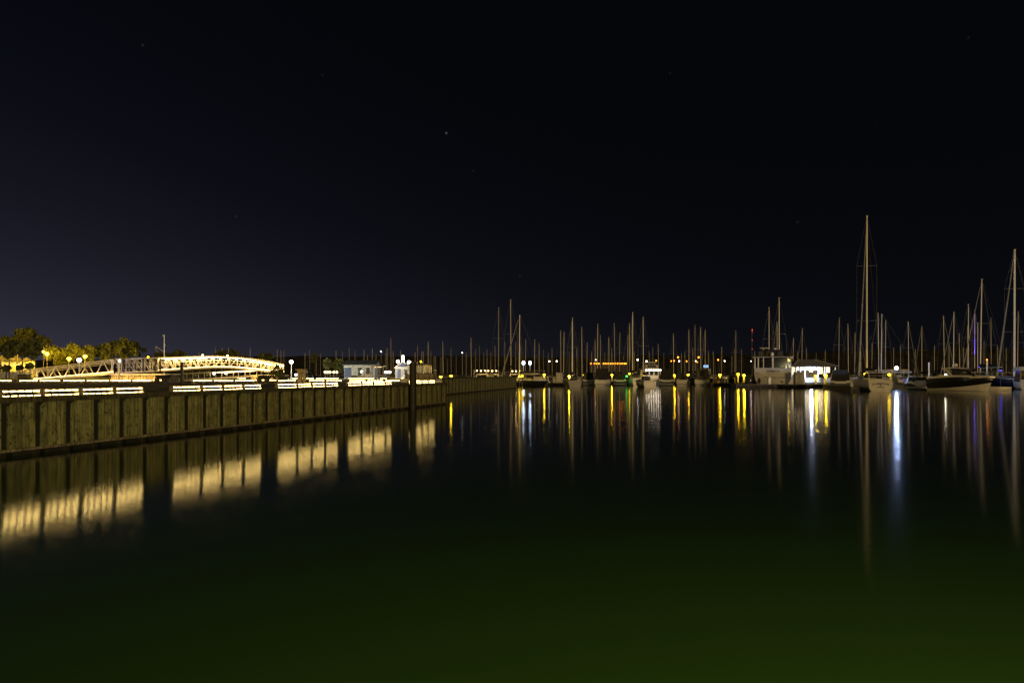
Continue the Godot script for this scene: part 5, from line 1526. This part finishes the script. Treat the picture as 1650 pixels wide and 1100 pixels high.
func docks() -> void:
	# main float with the trawler behind it, its finger toward the lens
	var d := 100.0
	dock("pale topped floating dock in front of the trawler yacht", PackedVector2Array([Vector2(gx(1187, d), -d), Vector2(gx(1338, d), -d), Vector2(gx(1338, d), -d - 2.6), Vector2(gx(1187, d), -d - 2.6)]))
	dock("finger dock reaching out beside the tall masted yacht", PackedVector2Array([Vector2(gx(1372, 78.6), -78.6), Vector2(gx(1384, 78.6), -78.6), Vector2(gx(1340, d), -d + 0.1), Vector2(gx(1326, d), -d + 0.1)]), 0.52)
	d = 116.0
	dock("floating dock with two white standpipes left of the trawler yacht", PackedVector2Array([Vector2(gx(1146, d), -d), Vector2(gx(1212, d), -d), Vector2(gx(1212, d), -d - 2.5), Vector2(gx(1146, d), -d - 2.5)]))
	dock("floating dock carrying the tall pale cabinet and yellow lit boxes", PackedVector2Array([Vector2(gx(862, d), -d), Vector2(gx(920, d), -d), Vector2(gx(920, d), -d - 2.4), Vector2(gx(862, d), -d - 2.4)]))
	d = 134.0
	dock("long main dock behind the row of canvas cruisers", PackedVector2Array([Vector2(gx(920, d), -d), Vector2(gx(1140, d), -d), Vector2(gx(1140, d), -d - 2.5), Vector2(gx(920, d), -d - 2.5)]))
	dock("dock in shadow behind the sports yacht", PackedVector2Array([Vector2(gx(1440, 101), -101), Vector2(gx(1590, 101), -101), Vector2(gx(1590, 101), -103), Vector2(gx(1440, 101), -103)]))
	# pedestals with yellow lamps; the last three are added for more warm light
	for s in [[1199, 604.5, 116.8, 1.4, "at the end of the dock left of the trawler"], [1189.5, 602.5, 117.6, 0.8, "behind the white standpipes"], [1160, 604, 117.9, 0.8, "behind the slatted dock box"], [1315, 606, 101.6, 1.1, "in front of the pavilion flood lamp"], [1330.5, 604.5, 101.8, 0.9, "beside the black covered powerboat"], [917.3, 606.3, 116.8, 1.9, "beside the tall pale cabinet"], [1109, 603.8, 135, 1.0, "left of the grey canvas cruiser"], [1087, 604.5, 135, 0.5, "right of the tall black canvas cruiser"], [877, 603.5, 118.2, 0.5, "above the second dock box"], [941, 604, 135, 0.7, "added behind the grey cruiser by the small sailing boat"], [986, 604, 135, 0.6, "added behind the dark open cruiser"], [1023, 604.5, 135, 0.5, "added behind the navy covered boom"]]:
		var on_dock: bool = s[3] > 0.0
		if on_dock:
			pedestal(s[0], s[1], s[2], "dock pedestal with a yellow lamp " + s[4], s[3])
	# lamps that stand between the boats on their own piles
	for s in [[1394.5, 602.5, 97.0, 0.9, "yellow lamp on a pile behind the tall masted yacht"], [1433.5, 603.5, 84.5, 1.5, "bright yellow lamp on a pile at the stern of the tall masted yacht"], [837.0, 606.3, 108.0, 1.4, "bright yellow lamp on a pile at the end of the dim board wall"], [841.5, 605.8, 112.0, 1.1, "yellow lamp on a pile by the bow of the dark sailing boat"]]:
		nav_lamp(at(s[0], s[1], s[2]), "yellow_glow", Color(1.0, 0.8, 0.1), s[4], s[3] * 2.4)
	# boxes
	dock_box(Vector3(gx(868.5, 117), 0.55, -117.2), Vector3(0.75, 0.85, 0.7), "yellow lit dock box next to the dark sailing boat")
	dock_box(Vector3(gx(876.5, 117), 0.55, -117.2), Vector3(0.72, 0.8, 0.7), "second yellow lit dock box, the one under the small pedestal")
	dock_box(Vector3(gx(893.5, 117), 0.55, -117.4), Vector3(0.5, 0.95, 0.6), "narrow yellow lit dock box beside the tall pale cabinet")
	dock_box(Vector3(gx(901.3, 117), 0.55, -117.0), Vector3(1.1, 1.75, 0.8), "tall pale cabinet on the dock beside the bright yellow lamp", "cladding")
	dock_box(Vector3(gx(1163, 117), 0.55, -116.9), Vector3(0.85, 0.85, 0.7), "yellow lit slatted dock box beside the standpipes")
	dock_box(Vector3(gx(1154.5, 117), 0.55, -117.8), Vector3(0.55, 0.95, 0.6), "grey white dock box behind the yellow lit box")
	dock_box(Vector3(gx(1288.5, 101.4), 0.55, -101.5), Vector3(1.4, 1.8, 0.8), "large pale cabinet on the dock between trawler and pavilion", "cladding")
	dock_box(Vector3(gx(1240, 100.6), 0.55, -100.6), Vector3(0.36, 1.05, 0.35), "slim pale service post on the dock under the trawler name")
	# white standpipes
	for px in [1173, 1184.5]:
		var p := Vector3(gx(px, 116.6), 0.55, -116.6)
		var o := thing("standpipe", "white standpipe with a hose coil on the dock left of the trawler", "standpipe", p, 0.0, "white standpipes")
		part(o, "pipe", MB.new().tube(Vector3.ZERO, Vector3(0, 0.7, 0), 0.09, 0.09), M.white_paint)
		part(o, "head", MB.new().hexa(Vector3(0, 0.78, 0.0), Vector3(0.4, 0.22, 0.22), Vector3(0.2, 0, 0.15)), M.white_paint)
	# a pale step hanging on the dock's edge
	var st := thing("dock_step", "small yellow lit step hung on the dock edge below the trawler", "step", Vector3(gx(1250, 99.8), 0, -99.75))
	part(st, "plate", MB.new().box(Vector3(0, 0.3, 0), Vector3(0.56, 0.62, 0.06)), M.rail_timber)
	part(st, "tread", MB.new().box(Vector3(0, 0.18, 0.1), Vector3(0.5, 0.05, 0.2)), M.rail_timber)
	# lit piles at the right
	for s in [[1591, 580, 592, 98, "orange_glow", "orange lit marker pile behind the sports yacht"], [1497.5, 585, 602, 100, "", "slim pale marker pile left of the sports yacht"]]:
		var dd: float = s[3]
		var t := at(s[0], s[1], dd)
		var o := thing("marker_pile", s[5], "pile", Vector3(t.x, 0, t.z))
		part(o, "shaft", MB.new().tube(Vector3(0, -0.4, 0), Vector3(0, t.y, 0), 0.1, 0.1, 10), M.white_paint)
		part(o, "cap_lamp", MB.new().tube(Vector3(0, t.y, 0), Vector3(0, t.y + 0.12, 0), 0.11, 0.08, 10), M[s[4]] if s[4] != "" else M.white_paint)
		if s[4] != "": omni(o, Vector3(0.0, t.y - 0.35, 0.35), Color(1.0, 0.55, 0.15), 0.07, 0.05)
	var bl := at(1613, 597, 97)
	var bo := thing("blue_light_post", "short post with a glowing blue strip light behind the navy yacht", "lamp", Vector3(bl.x, 0, bl.z))
	part(bo, "post", MB.new().tube(Vector3(0, -0.4, 0), Vector3(0, bl.y - 0.08, 0), 0.05), M.dark_metal)
	part(bo, "lamp_strip", MB.new().box(Vector3(0, bl.y, 0), Vector3(0.42, 0.12, 0.1)), M.blue_glow)
	omni(bo, Vector3(0, bl.y, 0.15), Color(0.15, 0.12, 1.0), 0.05, 0.06)
	nav_lamp(at(1589.2, 606, 95.5), "cool_glow", Color(0.8, 0.88, 1.0), "small white lamp on a pile off the bow of the sports yacht", 0.4)

# ---------------------------------------------------------------- the many moored yachts behind
func background_boats() -> void:
	var list := [
		[320, 566], [347, 559], [357, 560], [368, 560], [403, 561], [420, 572], [446, 563], [452, 564], [457, 564], [491, 568], [499, 564], [509, 574], [516, 569], [541, 565], [551, 567], [563, 560.5], [572, 564.5], [586, 563], [592, 572], [599.5, 560.5], [606, 571], [613.5, 567], [620.5, 569], [623, 560], [630, 545], [633, 566], [645, 564], [668.5, 567], [673, 556], [679, 566], [682, 566], [689.5, 550.5], [694, 565], [699, 573], [702, 574], [710.5, 575], [714, 550], [721, 577], [727, 560], [735, 573], [745, 569], [751, 568], [759.5, 544], [766, 562], [772.5, 557], [779.5, 568], [785, 563], [790.5, 568], [798, 557], [803, 496], [813, 550.5], [823.5, 483], [831, 551], [837, 533], [839.5, 557], [846.5, 547], [861, 547], [869, 553], [883, 568], [904, 533], [908, 535], [923, 512], [938, 527], [945.5, 551.5], [959, 547], [962.5, 522], [968, 540], [975, 567], [981.5, 543], [991, 521], [998, 536], [1004.5, 573], [1011, 540], [1014.5, 521], [1037, 511], [1052, 559], [1061.5, 554], [1085.5, 537.5], [1110.5, 531], [1117, 560], [1120.5, 524], [1129.5, 527], [1136.5, 531], [1142, 565], [1163, 558.5], [1179.5, 573], [1184, 561], [1186, 533], [1195, 562], [1239.5, 495], [1253, 519], [1256, 480], [1278, 544], [1285.5, 566], [1292, 529], [1351.5, 512], [1367.5, 522], [1377.5, 536], [1417, 504], [1427, 516], [1465, 518], [1486, 526], [1522.5, 509], [1537, 503], [1547, 537], [1559, 524], [1561, 490], [1571, 499], [1576, 520], [1580, 450], [1598, 512], [1640, 502], [1104, 566], [1150, 566], [1216, 566], [1300, 560], [1316, 568], [1330, 564], [1388, 540], [1405, 552], [1440, 560], [1452, 556], [1475, 562], [1506, 556], [1530, 552], [1553, 560], [1586, 548], [1608, 556], [1622, 560], [917, 566], [930, 560], [953, 566], [986, 562], [1022, 566], [1046, 566], [1070, 568], [1098, 568], [876, 564], [890, 560]]
	# three makes of boat, built once
	var lab := ["grey hulled sailing yacht", "dark hulled sailing yacht with a bare dull mast in the crowded far rows", "white sailing yacht with a furled foresail in the crowded far rows"]
	var grp := ["white yachts with bare masts in the far rows", "dark hulled yachts in the far rows", "yachts with furled foresails in the far rows"]
	var proto := []
	for k in 3:
		var b := sailboat(lab[k], 8.6, 2.8, 0.95, 12.0, 0.065, [M.grey_gel, M.black_gel, M.navy_gel][k], [M.mast_metal, M.mast_worn, M.mast_metal][k], k == 2, [M.navy_canvas, M.black_canvas, M.green_canvas][k], grp[k], 1, M.grey_gel)
		proto.append(b)
	var first := [true, true, true]
	var r := RandomNumberGenerator.new()
	r.seed = 77
	var taken := []   # [x, z, half width, half length]
	for s in [[1428, 86, 2.4, 7.5], [1245, 111, 3.2, 8], [1355, 100, 2, 5], [1483, 92, 2, 5], [1455, 95, 2, 5], [971, 123, 2, 5], [1029, 123, 2, 6], [1074, 123, 2, 5], [1132, 123, 2, 5], [948, 127, 1.6, 4.5], [999, 124, 1.6, 4.5], [1101, 126, 1.6, 4.5], [927, 123, 1.6, 4.5], [850, 116, 4.5, 3], [1052, 136, 2, 6.5], [1312, 130, 5, 5], [1668, 93, 2.5, 6], [1660, 97, 3.5, 8], [1460, 104, 7, 3], [1549, 83, 5, 4], [1490, 102, 11, 2.5], [1030, 135, 14, 2], [890, 117, 3.4, 2], [1180, 117, 4, 2], [773, 116, 2.2, 5], [793, 122, 2.2, 5], [833, 132, 2.2, 5], [871, 138, 2.2, 5], [1590, 102, 10, 2]]:
		taken.append([gx(s[0], s[1]), -s[1], s[2], s[3]])
	var done := 0
	list.sort_custom(func(a, b): return a[1] < b[1])
	for m in list:
		var px: float = m[0]
		var up: float = HORIZON - m[1]
		var best := []
		var hs := [12.0, 11.0, 13.0, 10.2, 14.0, 9.5, 15.0, 11.5, 12.5, 16.0, 9.0, 17.5, 13.6, 10.6, 19.0, 21.0]
		for H in hs:
			var d: float = (H - EYE) / up * F
			if px > 830 and d < 104.0: continue
			if px <= 440 and d < 250.0: continue
			if px > 440 and px <= 700 and d < 135.0: continue
			if px > 700 and px <= 830 and d < 122.0: continue
			if d > 430.0: continue
			var sc: float = H / 12.0
			var x := gx(px, d)
			var z := -d
			var ok := true
			for t in taken:
				if absf(t[0] - x) < t[2] + 1.45 * sc and absf(t[1] - z) < t[3] + 4.4 * sc:
					ok = false
					break
			if ok:
				best = [d, H, sc]
				break
		if best.is_empty():
			print("no room at ", px)
			continue
		var k := 2 if r.randf() < 0.26 else (1 if r.randf() < 0.45 else 0)
		var b: Node3D
		var turn := r.randf_range(-0.05, 0.05) + (PI if r.randf() < 0.35 else 0.0)
		var sc2: float = best[2]
		if first[k]:
			b = proto[k]
			first[k] = false
			b.rotation.y = turn
			b.scale = Vector3.ONE * sc2
		else:
			b = copy(proto[k], Vector3.ZERO, turn, sc2)
		var where := "in the far rows"
		for w in [[440, "beyond the footbridge"], [520, "beyond the bright white star lamp"], [606, "beyond the white boathouse"], [665, "beyond the blue gabled hut"], [722, "beyond the wheelhouse boat"], [832, "beyond the dim board wall"], [895, "behind the dark hulled sailing boat"], [952, "behind the small white sailing boat"], [1016, "behind the black canvas cruiser"], [1070, "behind the yacht with the lamp row"], [1150, "behind the grey canvas cruiser"], [1215, "behind the dock with the standpipes"], [1275, "behind the trawler yacht"], [1345, "behind the pavilion"], [1445, "behind the tall masted yacht"], [1510, "behind the bright blue white lamp"], [1700, "behind the sports yacht"]]:
			if px < w[0]:
				where = w[1]
				break
		var size := "tall " if best[1] >= 14.0 else ("small " if best[1] < 10.5 else "")
		var kind: String = ["%sgrey hulled sailing yacht with a bare mast moored %s", "%sblack hulled sailing yacht with a dull mast moored %s", "%snavy hulled sailing yacht with a furled foresail moored %s"][k] % [size, where]
		tag(b, kind, "sailboat", kind.replace(" moored", "s moored"))
		if px == 1571.0:
			b.set_meta("label", "sailing yacht whose mast is lit purple behind the sports yacht")
			part(b, "purple_lamp", MB.new().ball(Vector3(0.25, 2.78, -4.2 if absf(turn) < 1.0 else -5.8), Vector3(0.09, 0.09, 0.09)), M.purple_glow)
			var sp := SpotLight3D.new()
			sp.name = "light"
			sp.light_color = Color(0.35, 0.2, 1.0)
			sp.light_energy = 400.0
			sp.light_size = 0.08
			sp.spot_angle = 14.0
			sp.spot_range = 60.0
			sp.shadow_enabled = true
			b.add_child(sp, true)
			var lp := Vector3(0.25, 2.9, -4.2 if absf(turn) < 1.0 else -5.8)
			sp.transform = Transform3D(Basis.looking_at(Vector3(0, 8.0, -4.95) - lp, Vector3.RIGHT), lp)
		if px == 613.5 or px == 745.0:
			b.set_meta("label", "sailing yacht with a small white lamp at its masthead " + where)
			part(b, "masthead_lamp", MB.new().ball(Vector3(0, 12.25, -4.9), Vector3(0.22, 0.22, 0.22)), M.white_glow)
		# put the mast where the mast stands
		var off := Basis(Vector3.UP, turn) * Vector3(0, 0, -8.6 * 0.58 * sc2)
		b.position = Vector3(gx(px, best[0]), 0, -best[0]) - Vector3(off.x, 0, off.z)
		b.rotation.z = r.randf_range(-0.012, 0.012)
		taken.append([gx(px, best[0]), -best[0], 1.45 * sc2, 4.4 * sc2])
		done += 1
	print("background boats: ", done, " of ", list.size())

# ---------------------------------------------------------------- the far shore lights
func far_lights() -> void:
	var d := 345.0
	var s := d / F
	# low building with a row of lamps under its eaves
	var p := at(982, 596, d)
	var o := thing("shed_with_lamps", "long dark shed on the far shore with a row of orange lamps", "building", Vector3(p.x, 1.6, p.z))
	var w := 31.0 * s
	var ly := at(0, 585.5, d).y - 1.6
	part(o, "wall", MB.new().box(Vector3(0, ly * 0.55, -6), Vector3(w * 2, ly * 1.1, 8)), M.roof_dark)
	part(o, "roof", MB.new().prism(PackedVector2Array([Vector2(-5.0, 0), Vector2(5.0, 0), Vector2(0, 1.6)]), -w - 0.4, w + 0.4, Transform3D(Basis(Vector3(0, 0, 1), Vector3.UP, Vector3.LEFT), Vector3(0, ly * 1.1, -6))), M.roof_dark)
	for px in [953, 958.5, 962, 966, 973.5, 977, 981, 985, 988.5, 992, 996, 1000, 1003.5, 1007, 1009.5]:
		part(o, "lamp_bulb", MB.new().ball(Vector3((px - 982) * s, ly, -1.6), Vector3(0.36, 0.34, 0.3)), M.orange_glow)
	for k in 3: omni(o, Vector3((965 + k * 18 - 982) * s, ly - 0.2, -1.0), Color(1.0, 0.6, 0.15), 0.7, 0.3)
	var org := Color(1.0, 0.55, 0.12)
	for q in [[1057.5, 581, 340, 0.5], [1081.8, 581.5, 345, 0.45], [1086.4, 581.2, 350, 0.55], [1092.8, 575.5, 352, 0.7], [1106.6, 582, 348, 0.5], [1126, 575.6, 352, 0.7], [1123.7, 583.3, 342, 0.5], [1157.4, 579.6, 360, 0.6], [1287, 579.5, 440, 0.6]]:
		post_lamp("street_lamp", "orange street lamp on the far shore", "orange street lamps on the far shore", q[0], q[1], q[2], q[3] * 0.65, "orange_glow", org, 6.0, 1.6)
	for q in [[960, 580.2, 350, 0.5], [1027.8, 579.5, 350, 0.55], [1042, 581.8, 352, 0.45], [1094.5, 581.7, 355, 0.45], [1121, 581.5, 355, 0.35], [1168, 581.5, 372, 0.4], [885.2, 582, 344, 0.5], [897.3, 581.8, 346, 0.5], [1210.5, 581.5, 400, 0.3]]:
		post_lamp("street_lamp", "white street lamp on the far shore", "white street lamps on the far shore", q[0], q[1], q[2], q[3] * 0.7, "white_glow", Color(1, 0.93, 0.85), 5.0, 1.6 if q[0] > 930 else 0.0)
	# the two tall cool lamps on the pier behind the middle masts
	for q in [[843.5, 584.5, 190.0, "tall cool white pier lamp behind the dark sailing boat"], [854.0, 584.5, 200.0, "tall cool white pier lamp nearest the furled yacht mast"]]:
		var t := at(q[0], q[1], q[2])
		var pl := thing("pier_lamp", q[3], "lamp", Vector3(t.x, 0, t.z))
		part(pl, "post", MB.new().tube(Vector3(0, -0.5, 0), Vector3(0, t.y - 0.4, 0), 0.12, 0.1), M.white_paint)
		part(pl, "lamp_globe", MB.new().ball(Vector3(0, t.y, 0), Vector3(0.42, 0.5, 0.42)), M.cool_glow)
		part(pl, "hood", MB.new().tube(Vector3(0, t.y + 0.48, 0), Vector3(0, t.y + 0.6, 0), 0.3, 0.15), M.white_paint)
		omni(pl, Vector3(0, t.y, 0.7), Color(0.7, 0.85, 1.0), 2.0, 0.3)
	# the lit sign of the far boatyard
	var cp := at(1138, 590, 300)
	var cs := thing("boatyard_sign", "small pale blue lit board on the far boatyard wall", "sign", Vector3(cp.x, 0, cp.z))
	part(cs, "wall", MB.new().box(Vector3(0, 2.0, -0.3), Vector3(4.4, 5.0, 0.3)), M.cladding)
	part(cs, "sign_face", MB.new().box(Vector3(0, cp.y, 0), Vector3(2.2, 1.1, 0.1)), M.cyan_glow)
	# radio mast on the hill
	var rp := at(1212, 603, 640)
	var rm := thing("radio_mast", "thin lattice radio mast with red beacons on the far hill", "mast", Vector3(rp.x, 12.0, rp.z))
	var top := at(0, 531, 640).y - 12.0
	var lat := MB.new()
	for k in 3:
		var a := TAU * k / 3.0
		lat.tube(Vector3(cos(a) * 0.6, -4, sin(a) * 0.6), Vector3(cos(a) * 0.4, top, sin(a) * 0.4), 0.05, 0.05, 4, false)
	for i in 22:
		var y0 := top * i / 22.0
		var a := TAU * (i % 3) / 3.0
		var b := TAU * ((i + 1) % 3) / 3.0
		lat.tube(Vector3(cos(a) * 0.5, y0, sin(a) * 0.5), Vector3(cos(b) * 0.5, y0 + top / 22.0, sin(b) * 0.5), 0.03, 0.03, 4, false)
	part(rm, "lattice", lat, M.rig_wire)
	for q in [[531.5, 0.62], [534.7, 0.3], [548, 0.36], [562, 0.36]]:
		part(rm, "beacon_lamp", MB.new().ball(Vector3(0, at(0, q[0], 640).y - 12.0, 0.6), Vector3(q[1], q[1], q[1])), M.red_glow)

func near_lamp() -> void:
	# the lamp of the landing behind the lens lights the murky water at the foot of the picture
	var o := thing("landing_lamp", "lamp on a dark post on the landing behind the viewer", "lamp", Vector3(3.2, 0.7, 1.6))
	part(o, "post", MB.new().tube(Vector3.ZERO, Vector3(0, 2.5, 0), 0.07, 0.05, 10), M.dark_metal)
	part(o, "base", MB.new().tube(Vector3.ZERO, Vector3(0, 0.3, 0), 0.14, 0.1, 10), M.dark_metal)
	part(o, "lamp_globe", MB.new().ball(Vector3(0, 2.7, 0), Vector3(0.2, 0.2, 0.2)), M.sodium)
	omni(o, Vector3(0, 2.7, 0), Color(1.0, 0.96, 0.7), 84.0, 0.18)

func _ready() -> void:
	rng.seed = 1
	noise.seed = 2
	setup()
	materials()
	print("materials done")
	setting()
	quay()
	print("quay done")
	footbridge()
	trees()
	print("trees done")
	shore()
	docks()
	pavilion()
	boats_near()
	print("near boats done")
	background_boats()
	far_lights()
	near_lamp()
	print("done")
